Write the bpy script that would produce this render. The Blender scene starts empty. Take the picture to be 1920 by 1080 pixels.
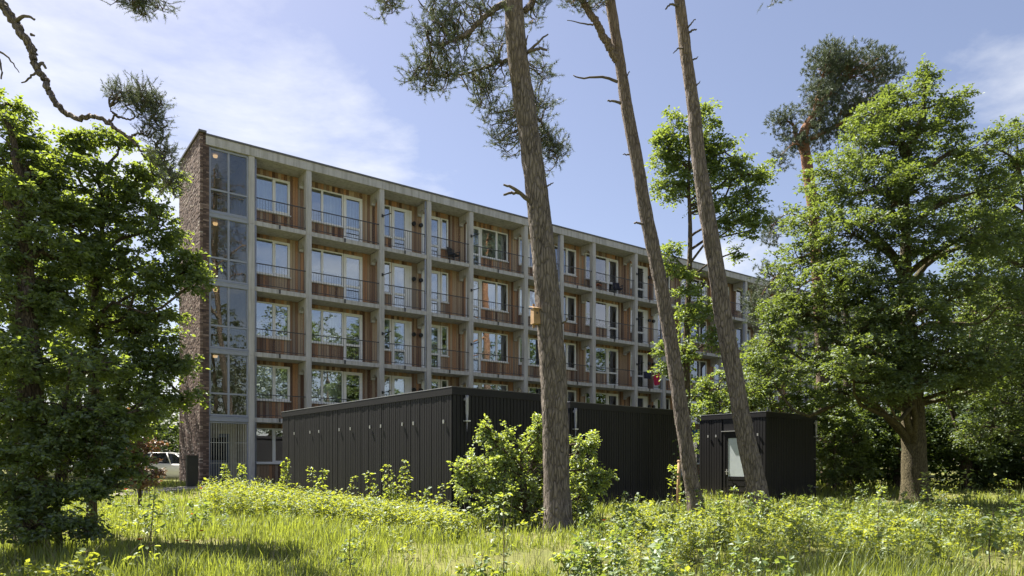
import bpy, math, random
import numpy as np
from mathutils import Vector, noise as mnoise

# ------------------------------------------------------------------ camera, sky, sun, exposure
S = bpy.context.scene
COL = S.collection
R = math.radians
EYE = 1.5
FPX = 1323.0                      # focal length in pixels of a 1920 px wide frame
cam_d = bpy.data.cameras.new('camera')
cam = bpy.data.objects.new('camera', cam_d)
COL.objects.link(cam)
cam.location = (0, 0, EYE)
cam.rotation_euler = (R(90), 0, 0)
cam_d.sensor_width = 36.0
cam_d.lens = FPX / 1920 * 36
cam_d.shift_y = (871 - 540) / 1920
cam_d.clip_end = 3000
S.camera = cam

SUN_AZ = 139.0                    # degrees, counter-clockwise from +X
SUN_EL = 57.0
W = bpy.data.worlds.new('World')
S.world = W
W.use_nodes = True
wt = W.node_tree
wt.nodes.clear()


def wn(kind, **kw):
    n = wt.nodes.new(kind)
    for k, v in kw.items():
        setattr(n, k, v)
    return n


w_out = wn('ShaderNodeOutputWorld')
w_bg = wn('ShaderNodeBackground')
w_sky = wn('ShaderNodeTexSky', sky_type='NISHITA', sun_disc=False)
w_sky.sun_elevation = R(SUN_EL)
w_sky.sun_rotation = R(90 - SUN_AZ)
w_sky.altitude = 0
w_sky.air_density = 1.0
w_sky.dust_density = 0.9
w_sky.ozone_density = 2.2
w_bg.inputs['Strength'].default_value = 0.0465
# thin procedural clouds over the whole sky, laid out on a flat cloud layer
w_tc = wn('ShaderNodeTexCoord')
w_sep = wn('ShaderNodeSeparateXYZ')
w_zc = wn('ShaderNodeMath', operation='MAXIMUM'); w_zc.inputs[1].default_value = 0.02
w_za = wn('ShaderNodeMath', operation='ADD'); w_za.inputs[1].default_value = 0.12
w_dx = wn('ShaderNodeMath', operation='DIVIDE')
w_dy = wn('ShaderNodeMath', operation='DIVIDE')
w_cmb = wn('ShaderNodeCombineXYZ')
w_n1 = wn('ShaderNodeTexNoise')
w_n1.inputs['Scale'].default_value = 0.85; w_n1.inputs['Detail'].default_value = 9
w_n1.inputs['Roughness'].default_value = 0.58; w_n1.inputs['Distortion'].default_value = 0.35
w_map = wn('ShaderNodeMapping'); w_map.inputs['Location'].default_value = (14.30, 3.22, 0.0)
w_rmp = wn('ShaderNodeValToRGB')
w_rmp.color_ramp.elements[0].position = 0.52; w_rmp.color_ramp.elements[0].color = (0.06, 0.06, 0.06, 1)
w_rmp.color_ramp.elements[1].position = 0.67; w_rmp.color_ramp.elements[1].color = (0.88, 0.88, 0.88, 1)
w_mix = wn('ShaderNodeMixRGB'); w_mix.inputs['Color2'].default_value = (6.2, 6.3, 6.5, 1)
L = wt.links.new
L(w_tc.outputs['Generated'], w_sep.inputs[0])
L(w_sep.outputs['Z'], w_zc.inputs[0]); L(w_zc.outputs[0], w_za.inputs[0])
L(w_sep.outputs['X'], w_dx.inputs[0]); L(w_za.outputs[0], w_dx.inputs[1])
L(w_sep.outputs['Y'], w_dy.inputs[0]); L(w_za.outputs[0], w_dy.inputs[1])
L(w_dx.outputs[0], w_cmb.inputs[0]); L(w_dy.outputs[0], w_cmb.inputs[1])
L(w_cmb.outputs[0], w_map.inputs[0]); L(w_map.outputs[0], w_n1.inputs['Vector'])
L(w_n1.outputs['Fac'], w_rmp.inputs[0]); L(w_rmp.outputs[0], w_mix.inputs['Fac'])
w_tint = wn('ShaderNodeMixRGB', blend_type='MULTIPLY'); w_tint.inputs['Fac'].default_value = 1.0
w_tint.inputs['Color2'].default_value = (1.05, 0.90, 0.89, 1)      # white balance of the camera
L(w_sky.outputs[0], w_tint.inputs['Color1']); L(w_tint.outputs[0], w_mix.inputs['Color1']); L(w_mix.outputs[0], w_bg.inputs['Color'])
L(w_bg.outputs[0], w_out.inputs[0])

sun_d = bpy.data.lights.new('sun', 'SUN')
sun_d.energy = 5.0
sun_d.angle = R(0.53)
sun_d.color = (1.0, 0.93, 0.80)
sun = bpy.data.objects.new('sun', sun_d)
COL.objects.link(sun)
_sd = Vector((math.cos(R(SUN_AZ)) * math.cos(R(SUN_EL)), math.sin(R(SUN_AZ)) * math.cos(R(SUN_EL)), math.sin(R(SUN_EL))))
sun.rotation_euler = _sd.to_track_quat('Z', 'Y').to_euler()
sun.location = _sd * 60

S.view_settings.view_transform = 'Standard'
S.view_settings.look = 'None'
S.view_settings.gamma = 1.0
S.view_settings.use_curve_mapping = False
S.view_settings.exposure = 1.95
S.cycles.max_bounces = 8
S.cycles.transparent_max_bounces = 12
S.cycles.use_denoising = True


# ------------------------------------------------------------------ helpers
def P(px, py, d):
    """point at depth d (metres) that a 1920x1080 picture shows at px, py"""
    return np.array([(px - 960) / FPX * d, d, EYE + (871 - py) / FPX * d])


def sstep(a, b, x):
    t = np.clip((np.asarray(x, float) - a) / (b - a), 0, 1)
    return t * t * (3 - 2 * t)


def ground_z(x, y):
    x = np.asarray(x, float); y = np.asarray(y, float)
    z = 0.2 * sstep(6, 14, y) + 0.40 * sstep(23, 29, y)
    z = z + 0.05 * np.sin(x * 0.55 + 1.3) * np.cos(y * 0.42) + 0.03 * np.sin(x * 1.3 + y * 0.9)
    return z


class MB:
    """collects boxes, tubes and faces for ONE mesh"""
    def __init__(self):
        self.v = []; self.q = []; self.t = []; self.n = 0; self.a = []

    def add(self, verts, quads=None, tris=None, rnd=None):
        verts = np.asarray(verts, float).reshape(-1, 3)
        if quads is not None and len(quads): self.q.append(np.asarray(quads, int).reshape(-1, 4) + self.n)
        if tris is not None and len(tris): self.t.append(np.asarray(tris, int).reshape(-1, 3) + self.n)
        self.v.append(verts); self.n += len(verts)
        if rnd is None: rnd = np.full(len(verts), random.random())
        self.a.append(np.asarray(rnd, float) * np.ones(len(verts)))
        return self

    def box(self, x0, x1, y0, y1, z0, z1, rnd=None):
        v = [(x0, y0, z0), (x1, y0, z0), (x1, y1, z0), (x0, y1, z0), (x0, y0, z1), (x1, y0, z1), (x1, y1, z1), (x0, y1, z1)]
        q = [(0, 3, 2, 1), (4, 5, 6, 7), (0, 1, 5, 4), (1, 2, 6, 5), (2, 3, 7, 6), (3, 0, 4, 7)]
        return self.add(v, q, rnd=rnd)

    def prism(self, prof, axis, a, b):
        """extrude a closed 2-D profile (convex fan from its centre) along axis 0, 1 or 2 from a to b"""
        prof = np.asarray(prof, float); n = len(prof)
        def lay(c):
            o = np.zeros((n, 3)); k = [i for i in range(3) if i != axis]
            o[:, k[0]] = prof[:, 0]; o[:, k[1]] = prof[:, 1]; o[:, axis] = c
            return o
        v = np.vstack([lay(a), lay(b), lay(a).mean(0), lay(b).mean(0)])
        q = [(i, (i + 1) % n, n + (i + 1) % n, n + i) for i in range(n)]
        t = [(2 * n, (i + 1) % n, i) for i in range(n)] + [(2 * n + 1, n + i, n + (i + 1) % n) for i in range(n)]
        return self.add(v, q, t)

    def tube(self, pts, rad, seg=8, cap=True, rnd=None):
        pts = np.asarray(pts, float); n = len(pts)
        rad = np.asarray(rad, float) * np.ones(n)
        d = np.gradient(pts, axis=0)
        d /= np.linalg.norm(d, axis=1)[:, None] + 1e-9
        ref = np.array([0.0, 0, 1]) if abs(d[0][2]) < 0.9 else np.array([1.0, 0, 0])
        e1 = np.cross(d, ref); e1 /= np.linalg.norm(e1, axis=1)[:, None] + 1e-9
        e2 = np.cross(d, e1)
        th = np.linspace(0, 2 * math.pi, seg, endpoint=False)
        v = (pts[:, None, :] + rad[:, None, None] * (np.cos(th)[None, :, None] * e1[:, None, :] + np.sin(th)[None, :, None] * e2[:, None, :])).reshape(-1, 3)
        i = np.arange(n - 1)[:, None] * seg; j = np.arange(seg)[None, :]; j2 = (j + 1) % seg
        q = np.stack([i + j, i + j2, i + seg + j2, i + seg + j], -1).reshape(-1, 4)
        t = None
        if cap:
            v = np.vstack([v, pts[0], pts[-1]])
            c0 = n * seg; jj = np.arange(seg); k = (jj + 1) % seg
            t = np.vstack([np.stack([np.full(seg, c0), k, jj], 1), np.stack([np.full(seg, c0 + 1), (n - 1) * seg + jj, (n - 1) * seg + k], 1)])
        return self.add(v, q, t, rnd)

    def mesh(self, name, mat, smooth=False):
        v = np.vstack(self.v) if self.v else np.zeros((0, 3))
        q = np.vstack(self.q) if self.q else np.zeros((0, 4), int)
        t = np.vstack(self.t) if self.t else np.zeros((0, 3), int)
        me = bpy.data.meshes.new(name)
        me.vertices.add(len(v)); me.vertices.foreach_set('co', v.astype(np.float32).ravel())
        loops = np.concatenate([q.ravel(), t.ravel()]).astype(np.int32)
        me.loops.add(len(loops)); me.loops.foreach_set('vertex_index', loops)
        ls = np.concatenate([np.arange(len(q)) * 4, len(q) * 4 + np.arange(len(t)) * 3]).astype(np.int32)
        me.polygons.add(len(ls)); me.polygons.foreach_set('loop_start', ls)
        at = me.attributes.new('rnd', 'FLOAT', 'POINT')
        at.data.foreach_set('value', np.concatenate(self.a).astype(np.float32))
        me.polygons.foreach_set('use_smooth', np.full(len(ls), bool(smooth)))
        me.materials.append(mat)
        me.update(calc_edges=True)
        return me

    def build(self, name, mat, parent=None, smooth=False, **kw):
        return link(name, self.mesh(name, mat, smooth), parent, **kw)


def link(name, me, parent=None, loc=None, rz=None, scale=None):
    o = bpy.data.objects.new(name, me)
    COL.objects.link(o)
    if parent is not None: o.parent = parent
    if loc is not None: o.location = loc
    if rz is not None: o.rotation_euler = (0, 0, rz)
    if scale is not None: o.scale = scale
    return o


def thing(name, label, cat, loc=(0, 0, 0), rz=0.0, group=None):
    o = link(name, None, loc=loc, rz=rz)
    return tag(o, label, cat, group)


def tag(o, label=None, cat=None, group=None, kind=None):
    if label: o['label'] = label
    if cat: o['category'] = cat
    if group: o['group'] = group
    if kind: o['kind'] = kind
    return o


def smooth_path(pts, n):
    pts = np.asarray(pts, float)
    p = np.vstack([2 * pts[0] - pts[1], pts, 2 * pts[-1] - pts[-2]])
    out = []
    m = len(pts) - 1
    for u in np.linspace(0, m, n):
        i = min(int(u), m - 1); t = u - i
        a, b, c, d = p[i], p[i + 1], p[i + 2], p[i + 3]
        out.append(0.5 * (2 * b + (c - a) * t + (2 * a - 5 * b + 4 * c - d) * t * t + (3 * b - a - 3 * c + d) * t ** 3))
    return np.array(out)


# ------------------------------------------------------------------ materials
class NT:
    def __init__(self, name):
        self.m = bpy.data.materials.new(name); self.m.use_nodes = True
        self.t = self.m.node_tree; self.t.nodes.clear()
        self.out = self.t.nodes.new('ShaderNodeOutputMaterial')

    def n(self, kind, ins=None, **kw):
        nd = self.t.nodes.new(kind)
        for k, v in kw.items(): setattr(nd, k, v)
        for k, v in (ins or {}).items():
            if hasattr(v, 'bl_rna') and isinstance(v, bpy.types.NodeSocket): self.t.links.new(v, nd.inputs[k])
            else: nd.inputs[k].default_value = v
        return nd

    def ramp(self, fac, stops, interp='LINEAR'):
        nd = self.n('ShaderNodeValToRGB', {'Fac': fac})
        cr = nd.color_ramp; cr.interpolation = interp
        while len(cr.elements) < len(stops): cr.elements.new(0.5)
        for e, (p, c) in zip(cr.elements, stops):
            e.position = p; e.color = (*c, 1) if len(c) == 3 else c
        return nd.outputs[0]

    def math(self, op, a, b=0.0):
        return self.n('ShaderNodeMath', {0: a, 1: b}, operation=op).outputs[0]

    def mix(self, fac, a, b, mode='MIX'):
        return self.n('ShaderNodeMixRGB', {'Fac': fac, 'Color1': a, 'Color2': b}, blend_type=mode).outputs[0]

    def coord(self, scale=(1, 1, 1), kind='Object'):
        tc = self.n('ShaderNodeTexCoord')
        return self.n('ShaderNodeMapping', {'Vector': tc.outputs[kind], 'Scale': scale}).outputs[0]

    def noise(self, vec, scale, detail=4, rough=0.55, dist=0.0):
        return self.n('ShaderNodeTexNoise', {'Vector': vec, 'Scale': scale, 'Detail': detail, 'Roughness': rough, 'Distortion': dist}).outputs['Fac']

    def bump(self, h, strength=0.3, dist=0.02):
        return self.n('ShaderNodeBump', {'Height': h, 'Strength': strength, 'Distance': dist}).outputs[0]

    def bsdf(self, color, rough=0.7, normal=None, metal=0.0, spec=0.4):
        ins = {'Base Color': color, 'Roughness': rough, 'Metallic': metal, 'Specular IOR Level': spec}
        if normal is not None: ins['Normal'] = normal
        b = self.n('ShaderNodeBsdfPrincipled', ins)
        return self.finish(b.outputs[0])

    def finish(self, sock):
        self.t.links.new(sock, self.out.inputs['Surface'])
        return self.m


def c4(c): return (*c, 1.0)


def plain(name, col, rough=0.6, metal=0.0, var=0.12, scale=6.0, bump=0.05, spec=0.4):
    k = NT(name); v = k.coord()
    f = k.noise(v, scale, 5)
    lo = tuple(x * (1 - var) for x in col); hi = tuple(min(1, x * (1 + var)) for x in col)
    c = k.ramp(f, [(0.3, lo), (0.7, hi)])
    nb = k.bump(k.noise(v, scale * 8, 3), bump, 0.01)
    return k.bsdf(c, rough, nb, metal, spec)


def leaf_mat(name, lo, hi, glow, trans=0.45, gloss=0.06, mid=None):
    k = NT(name)
    a = k.n('ShaderNodeAttribute', attribute_name='rnd').outputs['Fac']
    c = k.ramp(a, [(0.0, lo), (1.0, hi)] if mid is None else [(0.0, lo), (0.5, mid), (0.8, mid), (1.0, hi)])
    g = k.ramp(a, [(0.0, tuple(x * 0.7 for x in glow)), (1.0, glow)])
    d = k.n('ShaderNodeBsdfDiffuse', {'Color': c}).outputs[0]
    t = k.n('ShaderNodeBsdfTranslucent', {'Color': g}).outputs[0]
    m = k.n('ShaderNodeMixShader', {0: trans, 1: d, 2: t}).outputs[0]
    gl = k.n('ShaderNodeBsdfGlossy', {'Color': (0.9, 0.95, 1.0, 1), 'Roughness': 0.6}).outputs[0]
    return k.finish(k.n('ShaderNodeMixShader', {0: gloss, 1: m, 2: gl}).outputs[0])


def bark_mat(name, deep, plate, upper=None, z0=6.0, z1=12.0, sc=9.0):
    k = NT(name)
    v = k.coord((1, 1, 0.22))
    v = k.n('ShaderNodeVectorMath', {0: v, 1: k.n('ShaderNodeVectorMath', {0: k.n('ShaderNodeTexNoise', {'Vector': v, 'Scale': 14.0, 'Detail': 4.0}).outputs['Color'], 1: (0.07, 0.07, 0.07)}, operation='MULTIPLY').outputs[0]}, operation='ADD').outputs[0]
    w = k.n('ShaderNodeTexVoronoi', {'Vector': v, 'Scale': sc * 2.1, 'Randomness': 1.0}, feature='DISTANCE_TO_EDGE').outputs['Distance']
    f = k.noise(v, sc, 6, 0.65)
    f2 = k.noise(k.coord(), 1.7, 4, 0.6)
    h = k.math('ADD', k.math('MULTIPLY', k.math('MINIMUM', w, 0.22), 1.6), k.math('MULTIPLY', f, 0.85))
    c = k.ramp(h, [(0.30, deep), (0.58, plate), (0.85, tuple(x * 1.5 for x in plate))])
    c = k.mix(k.math('MULTIPLY', f2, 0.5), c, c4(tuple(x * 0.6 for x in plate)))
    if upper is not None:
        z = k.n('ShaderNodeSeparateXYZ', {0: k.n('ShaderNodeNewGeometry').outputs['Position']}).outputs['Z']
        zz = k.math('ADD', z, k.math('MULTIPLY', k.math('SUBTRACT', f2, 0.5), 5.0))
        fac = k.n('ShaderNodeMapRange', {'Value': zz, 'From Min': z0, 'From Max': z1}).outputs[0]
        u = k.ramp(h, [(0.2, tuple(x * 0.45 for x in upper)), (0.6, upper)])
        c = k.mix(fac, c, u)
    return k.bsdf(c, 0.9, k.bump(h, 1.0, 0.06), 0, 0.2)


def concrete_mat():
    k = NT('concrete'); v = k.coord()
    a = k.noise(v, 1.3, 6, 0.6); b = k.noise(k.coord((5, 5, 0.35)), 1.2, 5, 0.65); g = k.noise(v, 90, 2)
    c = k.ramp(a, [(0.3, (0.43, 0.415, 0.42)), (0.7, (0.51, 0.495, 0.505))])
    c = k.mix(k.ramp(b, [(0.45, (0, 0, 0)), (0.7, (0.75, 0.75, 0.75))]), c, c4((0.235, 0.225, 0.20)))
    return k.bsdf(c, 0.85, k.bump(g, 0.15, 0.004), 0, 0.25)


def board_mat():
    k = NT('timber_cladding')
    a = k.n('ShaderNodeAttribute', attribute_name='rnd').outputs['Fac']
    o = k.n('ShaderNodeObjectInfo').outputs['Random']
    s = k.n('ShaderNodeCombineXYZ', {0: a, 1: o}).outputs[0]
    w = k.n('ShaderNodeTexWhiteNoise', {'Vector': s}, noise_dimensions='3D').outputs['Value']
    c = k.ramp(w, [(0.0, (0.105, 0.058, 0.042)), (0.14, (0.25, 0.155, 0.108)), (0.32, (0.47, 0.255, 0.140)), (0.48, (0.38, 0.265, 0.18)),
                   (0.64, (0.49, 0.38, 0.275)), (0.80, (0.31, 0.255, 0.21)), (0.92, (0.17, 0.098, 0.072))], 'CONSTANT')
    f = k.noise(k.coord((14, 14, 0.8)), 3.0, 5, 0.6)
    c = k.mix(k.math('MULTIPLY', f, 0.30), c, c4((0.16, 0.10, 0.065)))
    return k.bsdf(c, 0.75, k.bump(f, 0.2, 0.005), 0, 0.25)


def brick_mat():
    k = NT('brown_brick')
    a = k.n('ShaderNodeAttribute', attribute_name='rnd').outputs['Fac']
    c = k.ramp(a, [(0.0, (0.075, 0.052, 0.048)), (0.3, (0.16, 0.11, 0.095)), (0.55, (0.25, 0.175, 0.15)), (0.8, (0.36, 0.275, 0.24)), (1.0, (0.62, 0.56, 0.50))])
    f = k.noise(k.coord(), 40, 4, 0.6)
    c = k.mix(k.math('MULTIPLY', f, 0.5), c, c4((0.06, 0.04, 0.038)))
    return k.bsdf(c, 0.8, k.bump(f, 0.35, 0.006), 0, 0.3)


def black_board_mat():
    k = NT('black_stained_board')
    a = k.n('ShaderNodeAttribute', attribute_name='rnd').outputs['Fac']
    o = k.n('ShaderNodeObjectInfo').outputs['Random']
    v = k.coord((18, 18, 1.0))
    f = k.noise(v, 2.2, 6, 0.65)
    b = k.math('MULTIPLY', k.math('ADD', o, 0.55), k.math('ADD', f, 0.45))
    c = k.ramp(b, [(0.2, (0.005, 0.005, 0.0065)), (1.0, (0.0115, 0.011, 0.0135))])
    sp = k.noise(k.coord(), 7, 3, 0.7)
    c = k.mix(k.ramp(sp, [(0.70, (0, 0, 0)), (0.80, (0.25, 0.25, 0.25))]), c, c4((0.09, 0.088, 0.085)))
    z = k.n('ShaderNodeSeparateXYZ', {0: k.n('ShaderNodeNewGeometry').outputs['Position']}).outputs['Z']
    zz = k.math('ADD', z, k.math('MULTIPLY', k.noise(k.n('ShaderNodeNewGeometry').outputs['Position'], 3.0, 5, 0.7), 0.7))
    splash = k.n('ShaderNodeMapRange', {'Value': zz, 'From Min': 1.15, 'From Max': 0.5, 'To Max': 0.5}).outputs[0]
    c = k.mix(splash, c, c4((0.085, 0.072, 0.052)))
    st = k.noise(k.n('ShaderNodeMapping', {'Vector': k.n('ShaderNodeNewGeometry').outputs['Position'], 'Scale': (2.2, 2.2, 0.25)}).outputs[0], 1.6, 5, 0.65)
    c = k.mix(k.ramp(st, [(0.45, (0, 0, 0)), (0.75, (0.45, 0.45, 0.45))]), c, c4((0.020, 0.0195, 0.021)))
    return k.bsdf(c, 0.6, k.bump(f, 0.3, 0.004), 0, 0.3)


def glass_mat(name, refl=0.22, tint=(0.78, 0.83, 0.82)):
    k = NT(name)
    o = k.n('ShaderNodeObjectInfo').outputs['Random']
    v = k.n('ShaderNodeVectorMath', {0: k.n('ShaderNodeNewGeometry').outputs['Position'], 1: k.n('ShaderNodeCombineXYZ', {0: k.math('MULTIPLY', o, 40.0)}).outputs[0]}, operation='ADD').outputs[0]
    nb = k.bump(k.noise(v, 0.8, 2, 0.5), 0.12, 0.02)
    fr = k.n('ShaderNodeFresnel', {'IOR': 1.55, 'Normal': nb}).outputs[0]
    fac = k.math('MINIMUM', k.math('ADD', fr, refl), 1.0)
    g = k.n('ShaderNodeBsdfGlossy', {'Color': (0.95, 0.97, 1.0, 1), 'Roughness': 0.0, 'Normal': nb}).outputs[0]
    t = k.n('ShaderNodeBsdfTransparent', {'Color': c4(tint)}).outputs[0]
    return k.finish(k.n('ShaderNodeMixShader', {0: fac, 1: t, 2: g}).outputs[0])


def ground_mat():
    k = NT('meadow_soil'); v = k.coord()
    a = k.noise(v, 0.5, 6, 0.6); b = k.noise(v, 6, 6, 0.7)
    c = k.ramp(a, [(0.35, (0.10, 0.13, 0.03)), (0.55, (0.17, 0.18, 0.05)), (0.72, (0.22, 0.18, 0.11))])
    c = k.mix(b, c, c4((0.09, 0.085, 0.04)))
    return k.bsdf(c, 0.95, k.bump(b, 0.6, 0.05), 0, 0.1)


M = dict(
    concrete=concrete_mat(), boards=board_mat(), brick=brick_mat(), black=black_board_mat(), glass=glass_mat('window_glass'),
    glass2=glass_mat('stair_glass', 0.05, (0.80, 0.80, 0.72)), ground=ground_mat(),
    mortar=plain('mortar', (0.075, 0.065, 0.06), 0.95), frame=plain('white_frame', (0.79, 0.78, 0.79), 0.45, var=0.04),
    bluegrey=plain('bluegrey_metal', (0.27, 0.29, 0.36), 0.4, var=0.06), rail=plain('rail_metal', (0.06, 0.06, 0.065), 0.45, 0.2),
    zinc=plain('zinc_pipe', (0.34, 0.34, 0.36), 0.45, 0.35), cap=plain('roof_edge_metal', (0.12, 0.115, 0.12), 0.5, 0.2),
    room=plain('room_plaster', (0.55, 0.52, 0.46), 0.9), darkroom=plain('dark_backing', (0.05, 0.045, 0.04), 0.9),
    curtain=plain('white_curtain', (0.72, 0.72, 0.70), 0.9, var=0.05), blind=plain('grey_blind', (0.36, 0.37, 0.38), 0.7),
    bluedoor=plain('blue_door_paint', (0.10, 0.12, 0.19), 0.5), blackmetal=plain('black_metal', (0.02, 0.02, 0.021), 0.45),
    sedum=plain('roof_felt', (0.07, 0.07, 0.065), 0.95), frosted=plain('frosted_pane', (0.52, 0.58, 0.62), 0.25, var=0.05, spec=0.7),
    plate=plain('white_plate', (0.36, 0.36, 0.36), 0.5, var=0.04), edge=plain('aluminium_edge', (0.55, 0.55, 0.53), 0.35, 0.5),
    carwhite=plain('white_car_paint', (0.72, 0.73, 0.75), 0.15, var=0.02, bump=0.0, spec=0.6), carsilver=plain('silver_car_paint', (0.42, 0.44, 0.47), 0.2, 0.4, var=0.02, bump=0.0),
    carglass=plain('car_glass', (0.02, 0.023, 0.027), 0.05, var=0.02, bump=0.0, spec=0.8), tyre=plain('tyre_rubber', (0.02, 0.02, 0.02), 0.85),
    rim=plain('alloy_rim', (0.5, 0.5, 0.52), 0.3, 0.8), redlight=plain('red_lens', (0.35, 0.02, 0.02), 0.2), wood=plain('raw_timber', (0.34, 0.22, 0.12), 0.8, var=0.25),
    paving=plain('concrete_paving', (0.36, 0.33, 0.29), 0.9, var=0.2), red=plain('red_cloth', (0.42, 0.02, 0.07), 0.9), navy=plain('navy_cloth', (0.02, 0.02, 0.04), 0.9),
    orange=plain('orange_fabric', (0.50, 0.15, 0.05), 0.8), blue=plain('blue_plastic', (0.05, 0.22, 0.5), 0.5),
    poppy=leaf_mat('poppy_petal', (0.55, 0.045, 0.02), (0.70, 0.09, 0.03), (0.75, 0.08, 0.03), 0.4, 0.02), white_petal=leaf_mat('white_petal', (0.7, 0.7, 0.66), (0.8, 0.8, 0.78), (0.7, 0.7, 0.6), 0.3, 0.02),
    stem=plain('green_stem', (0.09, 0.11, 0.035), 0.8), twig=plain('brown_twig', (0.075, 0.055, 0.04), 0.9), deadwood=plain('dead_wood', (0.115, 0.098, 0.088), 0.9, var=0.35, scale=14),
    pine=bark_mat('pine_bark', (0.026, 0.021, 0.019), (0.172, 0.146, 0.130), (0.245, 0.180, 0.138), 8.0, 15.0), oakbark=bark_mat('oak_bark', (0.02, 0.017, 0.014), (0.10, 0.08, 0.06)),
    farpine=bark_mat('orange_pine_bark', (0.03, 0.022, 0.017), (0.15, 0.11, 0.085), (0.27, 0.145, 0.085), 7.5, 12.0),
    maplebark=bark_mat('mossy_bark', (0.025, 0.022, 0.015), (0.115, 0.098, 0.058), sc=14),
    needle=leaf_mat('pine_needles', (0.034, 0.056, 0.034), (0.095, 0.120, 0.062), (0.14, 0.17, 0.06), 0.28, 0.08),
    farneedle=leaf_mat('far_pine_needles', (0.050, 0.075, 0.040), (0.105, 0.130, 0.070), (0.12, 0.15, 0.06), 0.25, 0.06),
    oak=leaf_mat('oak_leaf', (0.034, 0.062, 0.018), (0.078, 0.122, 0.030), (0.36, 0.46, 0.050), 0.46, 0.07),
    oak2=leaf_mat('young_oak_leaf', (0.055, 0.095, 0.024), (0.11, 0.17, 0.042), (0.32, 0.41, 0.05), 0.44, 0.06),
    maple=leaf_mat('maple_leaf', (0.038, 0.066, 0.018), (0.092, 0.138, 0.034), (0.25, 0.33, 0.042), 0.42, 0.06),
    dark=leaf_mat('woodland_leaf', (0.022, 0.042, 0.012), (0.055, 0.090, 0.022), (0.12, 0.17, 0.025), 0.35, 0.03),  # leaf colour darkened so canopy shade over the undergrowth is in the tone
    laurel=leaf_mat('laurel_leaf', (0.080, 0.128, 0.034), (0.155, 0.215, 0.058), (0.50, 0.60, 0.07), 0.50, 0.09),
    weed=leaf_mat('weed_leaf', (0.060, 0.105, 0.022), (0.17, 0.215, 0.040), (0.48, 0.53, 0.045), 0.46, 0.05),
    sap=leaf_mat('sapling_leaf', (0.085, 0.135, 0.03), (0.18, 0.23, 0.055), (0.50, 0.58, 0.05), 0.46, 0.07),
    copper=leaf_mat('copper_leaf', (0.075, 0.035, 0.022), (0.19, 0.11, 0.06), (0.25, 0.12, 0.05), 0.35, 0.08),
    grass=leaf_mat('grass_blade', (0.048, 0.085, 0.016), (0.31, 0.29, 0.10), (0.40, 0.47, 0.055), 0.42, 0.04, (0.185, 0.22, 0.040)),
)
_k = NT('stair_lamp_glow')
_e = _k.n('ShaderNodeEmission', {'Color': (1.0, 0.66, 0.36, 1), 'Strength': 0.3})
M['lamp'] = _k.finish(_e.outputs[0])

# ------------------------------------------------------------------ the setting: ground and path
g1 = np.concatenate([np.linspace(-1500, -70, 12), np.arange(-66, 67, 0.9), np.linspace(70, 1500, 12)])
g2 = np.concatenate([np.linspace(-1500, -30, 10), np.arange(-28, 75, 0.9), np.linspace(80, 1800, 14)])
gx, gy = np.meshgrid(g1, g2)
gz = ground_z(gx, gy)
nx, ny = len(g1), len(g2)
ii = (np.arange(ny - 1)[:, None] * nx + np.arange(nx - 1)[None, :])
mb = MB().add(np.stack([gx, gy, gz], -1).reshape(-1, 3), np.stack([ii, ii + 1, ii + nx + 1, ii + nx], -1).reshape(-1, 4))
tag(mb.build('ground', M['ground'], smooth=True), kind='structure')

BX, BY = -480 / FPX * 30.04, 30.04
BA = math.atan2(0.5938, 0.8046)
GB = 0.62                                           # ground level at the building


def fac(t, d, z=0.0):
    return np.array([BX + t * math.cos(BA) - d * math.sin(BA), BY + t * math.sin(BA) + d * math.cos(BA), z])


pav = link('path', None, loc=(BX, BY, 0), rz=BA); tag(pav, kind='structure')
slab_me = MB().box(-0.245, 0.245, -0.245, 0.245, -0.1, 0.03).mesh('paving_slab', M['paving'])
for i in range(26):
    for j in range(2):
        x, y = -6.5 + 0.5 * i, -1.55 + 0.5 * j
        wp = fac(x, y)
        link('paving_slab', slab_me, pav, (x, y, float(ground_z(wp[0], wp[1])) + 0.03 + 0.006 * math.sin(i * 7 + j * 3)))

# ------------------------------------------------------------------ the apartment building
B = thing('apartment_building', 'long five-storey apartment block with concrete balconies, timber cladding and brown brick end wall', 'building', (BX, BY, 0), BA)
PER, NPER = 17.28, 3
TEND = -0.17 + PER * NPER
FL = [0.70, 3.5, 6.3, 9.1, 11.9]
CE = [3.31, 6.11, 8.91, 11.71, 14.60]
COLS = []
for k in range(NPER):
    COLS += [-0.17 + PER * k, 2.32 + PER * k, 5.88 + PER * k, 8.45 + PER * k, 10.95 + PER * k, 14.53 + PER * k]
COLS.append(TEND)
WD = 1.10                                           # depth of the balconies
rs = np.random.RandomState(5)

# columns, one per grid line, cast in storey-high lengths with a fine joint
cm = MB()
zs = [GB - 0.3] + [c + 0.02 for c in CE[:4]] + [14.598]
for a, b in zip(zs, zs[1:]):
    for s in (0,):
        x0, x1, y0, y1, bv = -0.125, 0.125, 0.0, 0.28, 0.018
        prof = [(x0 + bv, y0), (x1 - bv, y0), (x1, y0 + bv), (x1, y1), (x0, y1), (x0, y0 + bv)]
        cm.prism(prof, 2, a + 0.008, b - 0.008)
cm.box(-0.11, 0.11, 0.015, 0.27, GB - 0.3, 14.55)
col_me = cm.mesh('column', M['concrete'])
for t in COLS: link('column', col_me, B, (t, 0, 0))

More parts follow.
